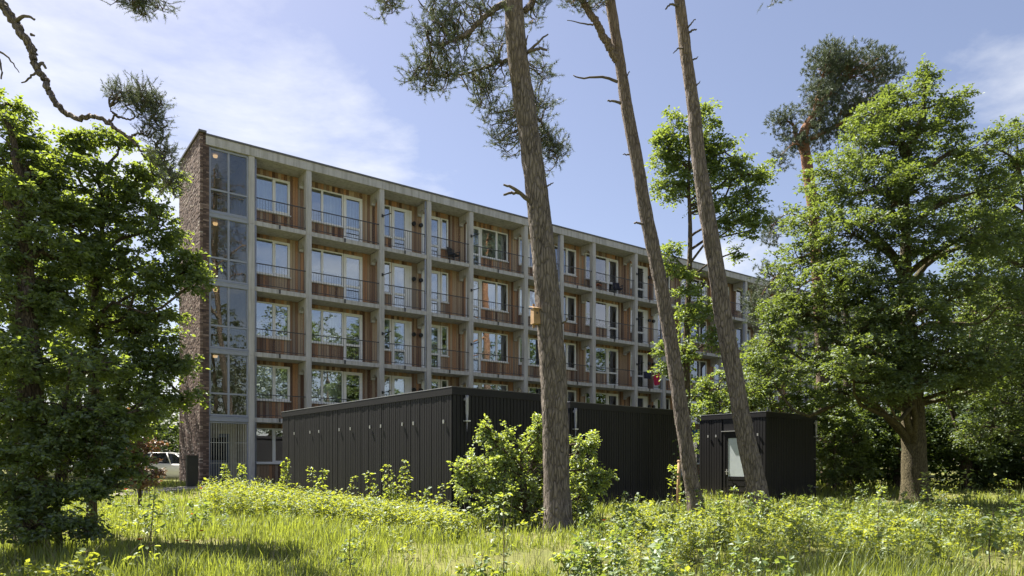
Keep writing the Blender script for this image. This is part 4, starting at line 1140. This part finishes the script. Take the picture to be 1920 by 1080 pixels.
D10 = 24.0
broadleaf('maple_tree', 'big spreading green maple with a thick mossy trunk at right', 'tree',
          [(1717, 928, D10), (1714, 860, D10), (1712, 780, D10), (1707, 700, D10), (1700, 600, D10), (1698, 480, D10), (1700, 360, D10), (1710, 250, D10)], [0.42, 0.38, 0.36, 0.33, 0.24, 0.17, 0.10, 0.03],
          [(1733, 140, D10, 18, 24, .5, 11), (1700, 185, D10, 50, 34, 1.0, 34), (1650, 215, D10, 50, 34, 1.0, 31), (1785, 185, D10, 26, 16, .5, 10), (1760, 235, D10, 56, 40, 1.2, 38), (1620, 270, D10, 56, 40, 1.3, 38), (1690, 270, D10 - .5, 70, 46, 1.6, 52), (1800, 290, D10, 50, 40, 1.3, 36), (1560, 335, D10, 60, 44, 1.5, 43), (1640, 350, D10 - 1, 70, 46, 1.6, 52),
           (1730, 350, D10 - 1, 76, 46, 1.6, 56), (1830, 360, D10, 60, 44, 1.5, 43), (1525, 410, D10, 60, 40, 1.5, 40), (1600, 440, D10 - 1.2, 76, 46, 1.6, 56), (1700, 440, D10 - 1.5, 80, 46, 1.6, 60), (1800, 450, D10 - 1, 76, 46, 1.6, 56), (1500, 490, D10, 60, 40, 1.5, 40), (1880, 450, D10, 50, 50, 1.4, 38),
           (1570, 530, D10 - 1.2, 76, 46, 1.6, 56), (1670, 540, D10 - 1.8, 76, 42, 1.6, 56), (1780, 550, D10 - 1.5, 80, 46, 1.6, 58), (1880, 560, D10 - .5, 60, 50, 1.5, 45), (1510, 590, D10, 60, 40, 1.4, 40), (1610, 620, D10 - 1.4, 76, 40, 1.6, 52), (1740, 640, D10 - 1.6, 80, 40, 1.6, 52), (1850, 660, D10 - 1, 70, 46, 1.5, 47), (1540, 680, D10 - .5, 60, 34, 1.3, 34), (1450, 640, D10 + .5, 46, 34, 1.2, 27), (1650, 705, D10 - 1, 50, 26, 1.2, 22), (1800, 730, D10 - 1, 60, 30, 1.2, 27), (1700, 590, D10 - 2.6, 90, 36, 1.0, 40), (1640, 650, D10 - 2.4, 80, 34, 1.0, 34), (1760, 670, D10 - 2.6, 80, 30, 1.0, 34), (1700, 690, D10 - 2.2, 60, 18, .8, 18), (1470, 580, D10 + .5, 50, 40, 1.2, 26), (1440, 700, D10 + .8, 44, 30, 1.0, 20), (1590, 740, D10 - .6, 50, 24, 1.0, 18), (1890, 700, D10 - 1, 60, 60, 1.4, 36), (1600, 685, D10 - 2.8, 60, 24, .9, 26), (1720, 715, D10 - 2.8, 60, 22, .9, 26), (1820, 690, D10 - 2.6, 60, 26, .9, 26), (1660, 740, D10 - 2.4, 50, 16, .8, 16)],
          (M['maplebark'], M['maple']), 66, size=0.10, clump=0.48, twigs=9, lpt=10, six=False, limb_r=0.13, seg=18, shell=0.25)
broadleaf('hornbeam_tree', 'shaded green tree at the right edge behind the big maple', 'tree',
          [(1940, 925, 27), (1938, 800, 27), (1930, 650, 27), (1925, 500, 27), (1920, 350, 27)], [0.22, 0.2, 0.17, 0.12, 0.04],
          [(1890, 290, 27, 46, 40, 1.4, 30), (1940, 330, 27, 60, 60, 1.5, 36), (1860, 370, 27, 50, 50, 1.4, 34), (1920, 450, 26.5, 70, 60, 1.6, 46), (1850, 520, 26.5, 60, 60, 1.5, 40), (1930, 590, 26, 70, 70, 1.6, 50), (1860, 670, 26, 60, 60, 1.5, 40), (1930, 740, 25.5, 70, 60, 1.5, 44), (1860, 800, 26, 70, 50, 1.4, 36), (2010, 450, 27, 70, 160, 1.6, 50), (1850, 270, 27, 36, 26, 1.2, 18), (1905, 245, 27, 30, 18, 1.0, 12), (1830, 430, 26.5, 46, 50, 1.3, 30), (1820, 580, 26, 50, 50, 1.4, 32), (1810, 720, 26, 60, 40, 1.4, 32)],
          (M['maplebark'], M['maple']), 67, size=0.105, clump=0.55, twigs=9, lpt=10, six=False, limb_r=0.08)
# shrubs
broadleaf('laurel_bush', 'wide leafy bush around the foot of the thickest pine trunk', 'bush',
          [(985, 985, 14.4), (985, 940, 14.4), (985, 890, 14.4)], [0.06, 0.05, 0.03],
          [(905, 815, 14.4, 12, 20, .15, 5), (930, 835, 14.4, 22, 18, .25, 7), (880, 875, 14.4, 34, 22, .35, 10), (925, 880, 14.4, 44, 34, .5, 17), (985, 850, 14.6, 36, 36, .4, 13), (1005, 812, 14.6, 8, 18, .12, 4), (1010, 870, 14.7, 30, 40, .4, 12), (900, 920, 14.3, 44, 26, .5, 14), (960, 915, 14.2, 55, 36, .55, 22), (1020, 930, 14.6, 40, 34, .4, 12),
           (1085, 850, 14.5, 18, 30, .3, 6), (1106, 840, 14.5, 8, 16, .12, 4), (1100, 880, 14.5, 28, 26, .4, 10), (1095, 920, 14.4, 36, 30, .45, 13), (1125, 905, 14.4, 16, 14, .25, 6), (930, 955, 14.0, 55, 22, .5, 13), (1070, 960, 14.2, 45, 20, .4, 10), (1000, 960, 14.1, 45, 22, .4, 10), (958, 858, 14.5, 26, 30, .35, 14), (860, 885, 14.3, 14, 12, .2, 5), (912, 800, 14.4, 5, 12, .08, 3), (948, 815, 14.4, 6, 14, .1, 3), (1008, 795, 14.6, 5, 12, .08, 3), (1110, 828, 14.5, 5, 12, .08, 3), (1138, 890, 14.4, 10, 10, .15, 3)],
          (M['twig'], M['laurel']), 68, size=0.068, clump=0.24, twigs=7, lpt=12, limb_r=0.018, tw=True, droop=0.35, flat=1.0, shell=0.5)
for nm, lab, base, lob, mt, sd in (
        ('hazel_shrub', 'sunlit green shrub thicket rising behind the small black shed roof', (1450, 915, 28.5), [(1400, 700, 28, 40, 40, 1, 24), (1440, 665, 28, 44, 40, 1, 28), (1480, 700, 28, 46, 40, 1, 28), (1445, 740, 28, 60, 36, 1, 30), (1520, 745, 28, 40, 36, 1, 22), (1400, 760, 28, 40, 30, 1, 18), (1500, 790, 28, 50, 40, 1, 22)], 'oak2', 71),
        ('hazel_shrub', 'sunlit green shrub above the shed roof between the two right pine trunks', (1335, 915, 27), [(1330, 730, 27, 30, 24, .7, 14), (1350, 755, 27, 36, 22, .8, 16), (1315, 770, 27, 30, 20, .7, 12), (1360, 710, 27, 20, 20, .5, 8), (1340, 820, 27, 40, 40, .8, 16)], 'oak2', 72),
        ('holly_shrub', 'tall glossy shrub right of the small black shed', (1565, 920, 26.5), [(1555, 790, 26.5, 26, 36, .8, 20), (1580, 760, 26.5, 34, 30, .9, 20), (1560, 850, 26.5, 30, 40, .8, 22), (1600, 820, 26.5, 36, 40, .9, 24), (1610, 880, 26.5, 40, 24, .9, 16), (1550, 895, 26, 22, 18, .6, 8)], 'maple', 73)):
    broadleaf(nm, lab, 'shrub', [base, (base[0], base[1] - 60, base[2]), (base[0], base[1] - 140, base[2])], [0.06, 0.05, 0.02], lob, (M['oakbark'], M[mt]), sd, size=0.12, clump=0.42, twigs=8, lpt=8, six=False, limb_r=0.035)


# far woodland that reads as one mass (left gap, right background, and the wood across the meadow that the windows mirror)
def woodland(name, label, crowns, per, size, clump, seed, mat='dark', low=0.58, rz=0.46):
    rng = np.random.RandomState(seed); m = MB(); tk = MB(); cs = []
    for (x, y, zt, r) in crowns:
        g = float(ground_z(x, y))
        n = per
        u = norm(rng.normal(0, 1, (n, 3))) * (rng.uniform(0.1, 1, (n, 1)) ** 0.4)
        c = np.array([x, y, g + zt * low]) + u * np.array([r, r, zt * rz])
        cs.append(c[c[:, 2] > g + 0.2])
        tk.tube([(x, y, g - 0.2), (x + rng.normal(0, .2), y, g + zt * .4), (x + rng.normal(0, .4), y, g + zt * .8)], [0.26, 0.2, 0.06], 7, False)
    sprays(m, np.vstack(cs), clump, rng, 7, 6, size, False, 0.5, 0.25)
    o = m.build(name, M[mat])
    tag(o, label, 'woodland', kind='stuff')
    tk.build('trunks', M['oakbark'], o, True)


rng = np.random.RandomState(9)
woodland('woodland', 'dark wood behind the brick end wall at left', [(-30 + 4.4 * i + rng.uniform(-1, 1), 44 + 7 * (i % 3) + rng.uniform(-2, 2), rng.uniform(11, 15), 3.4) for i in range(-3, 5)] + [(-28 + 2.3 * i, 33 - 1.0 * (i % 3), rng.uniform(11, 14.5), 2.5) for i in range(5)], 140, 0.22, 0.95, 91, 'dark', 0.52, 0.5)
woodland('woodland', 'dark wood behind the maple at the right edge', [(21 + 3.8 * i + rng.uniform(-1, 1), 33 + 5 * (i % 3) + rng.uniform(-1.5, 1.5), rng.uniform(9, 13), 3.0) for i in range(9)] + [(18.5 + 2.6 * i, 39 + 2.5 * (i % 3), rng.uniform(11, 14), 2.6) for i in range(6)] + [(23.5 + 2.4 * i, 31.5 + 1.5 * (i % 2), rng.uniform(11, 15), 2.6) for i in range(4)], 110, 0.24, 0.95, 92, 'dark', 0.5, 0.5)  # the second set of crowns is added to shade the undergrowth
woodland('undergrowth', 'dark undergrowth along the wood edge at right', [(13.0 + 1.35 * i, 28.6 + 1.2 * (i % 2), rng.uniform(3.6, 5.4), 1.7) for i in range(16)], 110, 0.17, 0.6, 93, 'dark', 0.42, 0.5)
woodland('undergrowth', 'dark undergrowth behind the left trees and parked cars', [(-40 + 2.6 * i, 46 + 1.5 * (i % 2), rng.uniform(3.5, 6), 2.2) for i in range(11)], 60, 0.22, 0.8, 95, 'dark', 0.42, 0.5)
woodland('distant_trees', 'distant line of trees closing the horizon', [((-1) ** i * (26 + 3.2 * i) + 6, 78 + 6 * (i % 3), rng.uniform(8, 13), 5.5) for i in range(22)], 60, 0.55, 1.8, 96, 'dark', 0.45, 0.5)
woodland('woodland', 'tall wood across the meadow mirrored in the windows', [(20 + 5.0 * (i % 9) + rng.uniform(-1.5, 1.5), 2 - 9 * (i // 9) - 1.1 * (i % 9) + rng.uniform(-2, 2), rng.uniform(13, 24), 2.8) for i in range(15)], 60, 0.34, 1.2, 94, 'needle')

# ------------------------------------------------------------------ meadow
rng = np.random.RandomState(21)
N = 300000
dd = 4.5 * (33.0 / 4.5) ** rng.rand(N)
ph = rng.uniform(R(-49), R(49), N)
x = dd * np.tan(ph); y = dd.copy()


def keep_mask(x, y):
    """no grass inside the sheds, the building or on the path"""
    ok = np.ones(len(x), bool)
    for s_, wx, wy in ((s1, 3.2, 10.1), (s2, 5.0, 4.2), (s3, 3.36, 2.66)):
        dx, dy = x - s_.location[0], y - s_.location[1]
        lx = dx * math.cos(SA) + dy * math.sin(SA); ly = -dx * math.sin(SA) + dy * math.cos(SA)
        ok &= ~((lx > -0.03) & (lx < wx + 0.03) & (ly > -0.03) & (ly < wy + 0.03))
    dx, dy = x - BX, y - BY
    lt = dx * math.cos(BA) + dy * math.sin(BA); ld = -dx * math.sin(BA) + dy * math.cos(BA)
    ok &= ~((lt > -2.3) & (ld > -0.05) & (ld < 9))
    ok &= ~((lt > -6.8) & (lt < 6.3) & (ld > -1.8) & (ld < -0.8))
    return ok


pn_ = np.array([mnoise.noise((a * 0.35, b * 0.35, 3.1)) + 0.5 * mnoise.noise((a * 1.1, b * 1.1, 8.0)) for a, b in zip(x[::1], y[::1])])
k = keep_mask(x, y) & (rng.rand(N) < np.clip(0.66 + 1.5 * pn_, 0.05, 1))
x, y, dd, pn_ = x[k], y[k], dd[k], pn_[k]; n = len(x)
hgt = (0.08 + 0.20 * rng.rand(n) ** 1.6) * np.clip(1.05 + 0.7 * pn_, 0.45, 1.7) * np.where(rng.rand(n) < 0.03, 1.7, 1.0)
wd = 0.0032 + 0.00042 * dd
az = rng.uniform(0, 2 * math.pi, n); lean = rng.uniform(0.05, 0.55, n)
b0 = np.stack([x, y, ground_z(x, y) - 0.02], 1)
side = np.stack([np.cos(az), np.sin(az), np.zeros(n)], 1) * wd[:, None]
fw = np.stack([-np.sin(az), np.cos(az), np.zeros(n)], 1)
mid = b0 + fw * (lean * hgt * 0.35)[:, None] + np.array([0, 0, 1.0]) * (hgt * 0.6)[:, None]
tip = b0 + fw * (lean * hgt * 1.1)[:, None] + np.array([0, 0, 1.0]) * (hgt * np.sqrt(np.clip(1 - (lean * .6) ** 2, .3, 1)))[:, None]
v = np.stack([b0 - side, b0 + side, mid + side * .75, mid - side * .75, tip], 1).reshape(-1, 3)
o = np.arange(n)[:, None] * 5
gm = MB().add(v, o + np.array([0, 1, 2, 3]), o + np.array([3, 2, 4]), rnd=np.repeat(np.clip(rng.rand(n) * 0.75 + 0.25 * (0.5 - pn_), 0, 1), 5))
tag(gm.build('meadow_grass', M['grass']), 'tall sunlit yellow-green meadow grass', 'grass', kind='stuff')

# low weeds: leafy clumps, denser and taller in front of the long shed
m = MB(); rng = np.random.RandomState(31)
cl = []
for _ in range(520):
    d = 6.0 * (27.0 / 6.0) ** rng.rand(); a = rng.uniform(R(-39), R(39)); xx = d * math.tan(a)
    if 320 < 960 + xx / d * FPX < 1080 and d < 12 and rng.rand() < 0.7: continue
    if mnoise.noise((xx * 0.3, d * 0.3, 1.7)) + rng.uniform(-.35, .35) > 0.0: cl.append((xx, d, rng.uniform(0.12, 0.38)))
for _ in range(1000):
    px = rng.uniform(385, 850); f_ = (850 - px) / 465; d = rng.uniform(12.0, 15.6) + f_ * 6.0
    cl.append(((px - 960) / FPX * d, d, rng.uniform(0.18, 0.42) + 0.5 * f_ * rng.rand()))
for _ in range(620):
    px = rng.uniform(1150, 1920); d = rng.uniform(9.0, 17)
    if mnoise.noise(((px - 960) / FPX * d * 0.45, d * 0.45, 4.4)) < rng.uniform(-.15, .15): continue
    cl.append(((px - 960) / FPX * d, d, rng.uniform(0.2, 0.5)))
cl = np.array(cl); cl = cl[keep_mask(cl[:, 0], cl[:, 1])]
cen = []; rad = []
for xx, yy, h in cl:
    for q in range(3):
        cen.append((xx + rng.normal(0, .08), yy + rng.normal(0, .08), float(ground_z(xx, yy)) + h * (0.35 + 0.33 * q))); rad.append(0.10 + 0.16 * h)
sprays(m, np.array(cen), np.array(rad), rng, 5, 4, np.repeat(rng.choice([0.04, 0.055, 0.075, 0.10], len(cl), p=[.35, .35, .2, .1]), 3), False, 0.7, 0.1)
tag(m.build('meadow_weeds', M['weed']), 'leafy yellow-green weeds and ground cover spread through the meadow', 'weeds', kind='stuff')


# taller dark green herbs with thin stems, in loose patches
m = MB(); hs = MB(); rng = np.random.RandomState(37); cen = []; rad = []
for _ in range(900):
    d = 7.0 * (24.0 / 7.0) ** rng.rand(); a = rng.uniform(R(-39), R(39)); xx = d * math.tan(a)
    if mnoise.noise((xx * 0.22 + 9, d * 0.22, 5.2)) + rng.uniform(-.2, .2) < 0.22 or not keep_mask(np.array([xx]), np.array([d]))[0]: continue
    if 320 < 960 + xx / d * FPX < 1080 and d < 13 and rng.rand() < 0.8: continue
    g = float(ground_z(xx, d)); h = rng.uniform(0.3, 0.75); lx, ly = rng.normal(0, .08, 2)
    hs.tube([(xx, d, g - .02), (xx + lx * .4, d + ly * .4, g + h * .5), (xx + lx, d + ly, g + h)], [.004, .003, .0015], 3, False)
    for q in range(5):
        u = 0.2 + 0.2 * q; cen.append((xx + lx * u, d + ly * u, g + h * u)); rad.append(0.05 + 0.10 * (1.1 - u))
sprays(m, np.array(cen), np.array(rad), rng, 4, 3, np.repeat(rng.choice([0.045, 0.065, 0.09], len(cen) // 5), 5), False, 0.8, 0.15)
hb = tag(m.build('meadow_herbs', M['oak2']), 'taller dark green herbs scattered in patches through the meadow', 'herbs', kind='stuff')
for _ in range(1500):
    d = 6.5 * (22.0 / 6.5) ** rng.rand(); a = rng.uniform(R(-39), R(39)); xx = d * math.tan(a)
    if not keep_mask(np.array([xx]), np.array([d]))[0]: continue
    g = float(ground_z(xx, d)); h = rng.uniform(0.3, 0.7); lx, ly = rng.normal(0, .12, 2)
    hs.tube([(xx, d, g - .02), (xx + lx * .3, d + ly * .3, g + h * .6), (xx + lx, d + ly, g + h)], [.0025, .002, .0012], 3, False)
hs.build('stems', M['deadwood'], hb)


def sapling(label, px, py_top, d, seed, size=0.085, mat='sap', dens=1.0, lean=0.0, name='sapling', stems=1):
    r = np.random.RandomState(seed)
    top = P(px, py_top, d); g = float(ground_z(top[0], d))
    h = max(0.3, top[2] - g)
    T = thing(name, label, 'sapling', (top[0], d, g), 0.0, 'saplings in the meadow')
    st_ = MB(); lf = MB()
    for s in range(stems):
        bx_ = np.array([r.normal(0, .05), r.normal(0, .05), -0.03]) if stems > 1 else np.array([0, 0, -0.03])
        tx = np.array([r.normal(0, .16) if stems > 1 else 0.0, r.normal(0, .08), h * (1 if s == 0 else r.uniform(.55, .9))])
        bx_[0] -= lean
        p = smooth_path([bx_, bx_ * .5 + tx * .5 + r.normal(0, .03, 3), tx], 14)
        st_.tube(p, np.linspace(0.0085, 0.003, 14), 5, False)
        n = int(24 * h * dens + 12)
        s_ = 0.22 + 0.78 * np.sort(r.rand(n)); ip = p[np.clip((s_ * 13).astype(int), 0, 13)]
        az = np.arange(n) * 2.4 + r.normal(0, .3, n); o = np.stack([np.cos(az), np.sin(az), np.full(n, 0.35)], 1)
        pl = 0.05 + 0.16 * (1 - s_) * min(1.2, h)
        pos = ip + norm(o) * (pl * r.uniform(.3, 1, n))[:, None]
        for a, b in zip(ip, pos): st_.tube([a, (a + b) / 2 + np.array([0, 0, .008]), b], [0.003, 0.002, 0.0012], 3, False)
        for q in range(2):
            pp = pos + r.normal(0, .018, pos.shape)
            dirn = norm(o * np.array([1, 1, 0.2]) + r.normal(0, .45, o.shape) + np.array([0, 0, -.15]))
            ln = size * r.uniform(.6, 1.25, n)
            leaf_geo(lf, pp, dirn, norm(np.array([0, 0, .8]) + r.normal(0, .4, o.shape)), ln, ln * r.uniform(.5, .7, n), r)
    st_.build('stem', M['twig'], T, True)
    lf.build('leaves', M[mat], T)


ords = ['first', 'second', 'third', 'fourth', 'fifth', 'sixth', 'seventh', 'eighth', 'ninth']
sapling('slim leafy sapling before the barred entrance gate, left of a pair', 422, 866, 20.5, 201, 0.095, dens=2.0)
sapling('slim leafy sapling before the barred entrance gate, right of a pair', 455, 866, 20.2, 202, 0.095, dens=2.0)
for i, (px, py, d) in enumerate([(540, 853, 19.0), (575, 864, 18.6), (610, 880, 18.0), (649, 879, 17.6), (692, 877, 17.2), (738, 872, 16.6), (756, 856, 16.4), (788, 908, 15.6), (816, 906, 15.4)]):
    sapling(f'sunlit sapling against the long black shed wall, {ords[i]} from the left', px + (-5, 4, -3, 6, 0, -4, 5, -6, 3)[i], py + (0, 6, -4, 9, 2, -6, 0, 8, -3)[i], d, 210 + i, (0.09, 0.07, 0.1, 0.075, 0.095, 0.08, 0.09, 0.065, 0.08)[i], dens=(1.6, 0.9, 1.3, 0.8, 1.1, 1.7, 1.2, 0.8, 1.0)[i], lean=(0.1, -0.12, 0.22, 0.02, -0.18, 0.05, 0.15, -0.06, 0.12)[i], stems=(2, 1, 1, 2, 1, 3, 1, 1, 2)[i])
sapling('leggy two-stemmed sapling with pale leaves, alone in the grass at lower left', 288, 915, 8.6, 231, 0.085, dens=.7, lean=.12)
sapling('dark sapling in the foreground grass left of the picture centre', 662, 975, 9.0, 232, 0.06, 'oak2', 1.3)
sapling('upright broad-leaved sapling in front of the leafy bush', 944, 912, 8.0, 233, 0.075, dens=.55)
sapling('small bright-leaved plant at the bottom edge left of centre', 150, 1030, 8.2, 234, 0.10, 'weed', 1.2, stems=3)
sapling('bushy bright plant at the bottom edge right of centre', 1085, 1018, 8.6, 235, 0.085, 'sap', 1.2, stems=4)
sapling('bright green low plant at the bottom edge under the long shed', 880, 1038, 8.2, 236, 0.085, 'weed', 1.3, stems=4)
sapling('yellow-leaved shoot between the middle and right pine trunks', 1362, 915, 12.5, 237, 0.075, 'weed', .9)
sapling('leafy young plant climbing the wooden tree stake', 1262, 868, 17.6, 238, 0.11, 'sap', 1.0)
sapling('tall dark-stemmed sapling at lower right, left of a pair', 1648, 905, 11.0, 239, 0.07, 'sap', 1.0)
sapling('large-leaved shaded sapling at the lower right', 1858, 958, 8.8, 240, 0.10, 'oak2', 1.2)
sapling('pale sapling at the foot of the big maple trunk', 1738, 882, 19.5, 241, 0.10)
sapling('sapling in the grass at the wood edge, right of the maple trunk', 1812, 876, 18.5, 242, 0.10)
sapling('sapling nearest the right edge of the picture', 1893, 898, 17.0, 243, 0.09)
sapling('thin sapling in the sunlit grass at right, right of a pair', 1762, 925, 11.5, 244, 0.07, 'oak2')
sapling('many-stemmed low shrub at the right pine foot', 1435, 918, 14.0, 245, 0.075, 'sap', 1.1, stems=4)
sapling('many-stemmed low plant in the weeds right of the small shed', 1520, 930, 12.0, 246, 0.07, 'sap', 1.0, stems=4)

pet = MB(); rng = np.random.RandomState(77)
az = np.arange(5) * 2 * math.pi / 5; o = np.stack([np.cos(az), np.sin(az), np.full(5, .55)], 1)
leaf_geo(pet, np.zeros((5, 3)), norm(o), norm(np.array([0, 0, 1.0]) - o * .4), np.full(5, .05), np.full(5, .055), rng)
pet_me = pet.mesh('petals', M['poppy']); stm_me = MB().tube([(0, 0, 0), (0.008, 0.004, -0.2), (0, 0, -0.42)], 0.0028, 4, False).mesh('stem', M['stem'])
for px, py, d, where in ((377, 916, 19, 'at the paved path before the brick wall corner'), (361, 965, 14, 'in open grass below the utility cabinet'), (378, 1005, 11.5, 'in lower left grass, right of the leggy sapling'), (262, 1031, 10, 'in lower left grass, left of the leggy sapling'),
                         (350, 1032, 10, 'nearest the bottom edge, right of the leggy sapling'), (788, 979, 14, 'below the near corner of the long black shed'), (1133, 1000, 12.5, 'right of the thickest pine foot, the lower of two'), (1152, 990, 12.8, 'right of the thickest pine foot, the higher of two'),
                         (222, 915, 18, 'beside the copper shrub, left one of two'), (236, 918, 18, 'beside the copper shrub, right one of two'), (5, 940, 13, 'at the left edge of the picture')):
    q = P(px, py, d); g = float(ground_z(q[0], q[1]))
    t_ = thing('poppy', 'small red poppy ' + where, 'flower', (q[0], q[1], max(q[2], g + 0.28)), rng.uniform(0, 6), 'red poppies')
    link('petals', pet_me, t_); link('stem', stm_me, t_)


# ------------------------------------------------------------------ parked cars
def car(label, loc, rz, paint):
    T = thing('parked_car', label, 'car', loc, rz, 'parked cars')
    # lengthwise stations: x, half width at sill / at shoulder, z bottom, z shoulder
    st_ = [(-2.12, .62, .70, .42, .72), (-2.0, .78, .82, .26, .86), (-1.5, .84, .88, .20, .93), (-.6, .85, .89, .20, .92), (.5, .85, .89, .20, .90), (1.3, .84, .87, .20, .86), (1.9, .78, .80, .24, .74), (2.12, .60, .64, .38, .58)]
    v = []
    for x, w0, w1, zb, zsh in st_:
        v += [(x, -w0 * .9, zb), (x, -w0, zb + .15), (x, -w1, (zb + zsh) / 2 + .08), (x, -w1 * .95, zsh), (x, w1 * .95, zsh), (x, w1, (zb + zsh) / 2 + .08), (x, w0, zb + .15), (x, w0 * .9, zb)]
    q = []
    for i in range(len(st_) - 1):
        for j in range(8): q.append((i * 8 + j, i * 8 + (j + 1) % 8, (i + 1) * 8 + (j + 1) % 8, (i + 1) * 8 + j))
    e = (len(st_) - 1) * 8
    q += [(0, 3, 2, 1), (0, 7, 4, 3), (7, 6, 5, 4), (e, e + 1, e + 2, e + 3), (e, e + 3, e + 4, e + 7), (e + 4, e + 5, e + 6, e + 7)]
    body = MB().add(v, q).build('body', paint, T, True)
    # glasshouse: lower ring, upper ring
    lo = [(-1.75, .78, .90), (-.9, .80, .915), (.2, .80, .905), (1.05, .76, .87)]; up = [(-1.25, .56, 1.40), (-.7, .60, 1.455), (-.05, .60, 1.45), (.35, .56, 1.38)]
    v = []
    for (a, w, zz), (b, w2, z2) in zip(lo, up): v += [(a, -w, zz), (b, -w2, z2), (b, w2, z2), (a, w, zz)]
    q = [(4 * i + j, 4 * i + j + 1, 4 * i + j + 5, 4 * i + j + 4) for i in range(3) for j in (0, 2)] + [(0, 3, 2, 1), (12, 13, 14, 15)]
    MB().add(v, q).build('windows', M['carglass'], T)
    v = [(b + (-.02 if i == 0 else .02 if i == 3 else 0), s * (w2 + .005), z2 + .004) for i, (b, w2, z2) in enumerate(up) for s in (-1, 1)]
    v2 = [(x, y * .9, z + .035) for x, y, z in v]
    q = [(2 * i, 2 * i + 1, 2 * i + 3, 2 * i + 2) for i in range(3)]
    MB().add(v + v2, [(a + 8, b + 8, c + 8, d + 8) for a, b, c, d in q] + [(0, 2, 10, 8), (2, 4, 12, 10), (4, 6, 14, 12), (1, 9, 11, 3), (3, 11, 13, 5), (5, 13, 15, 7), (0, 8, 9, 1), (6, 7, 15, 14)]).build('roof', paint, T, True)
    pl_ = MB()
    for s in (-1, 1):
        for (a, w, zz), (b, w2, z2) in zip(lo, up): pl_.tube([(a, s * (w + .005), zz), (b, s * (w2 + .008), z2 + .01)], .028, 5)
    pl_.build('pillars', paint, T, True)
    ty = MB().tube([(0, -.1, 0), (0, -.09, 0), (0, .09, 0), (0, .1, 0)], [.28, .315, .315, .28], 20).mesh('tyre', M['tyre'])
    ri = MB().tube([(0, -.11, 0), (0, .11, 0)], .19, 14).mesh('rim', M['rim'])
    for x in (-1.32, 1.32):
        for s in (-1, 1):
            w = link('wheel', ty, T, (x, s * .80, .315)); link('rim', ri, w)
    for s in (-1, 1):
        MB().box(-2.09, -1.98, s * .70 - .1, s * .70 + .1, .66, .82).build('tail_light', M['redlight'], T)
        MB().box(1.92, 2.05, s * .62 - .11, s * .62 + .11, .56, .66).build('headlight', M['frosted'], T)
        MB().box(.72, .88, s * .93 - .07, s * .93 + .07, .92, 1.02).build('mirror', paint, T)


for lab, px, d, rz, pm in (('white parked car half hidden by the brick end wall', 322, 36.0, R(8), 'carwhite'), ('silver parked car seen through the leaves of the left trees', 128, 37.0, R(8), 'carsilver')):
    q = P(px, 871, d); car(lab, (q[0], q[1], float(ground_z(q[0], q[1])) + 0.01), rz, M[pm])
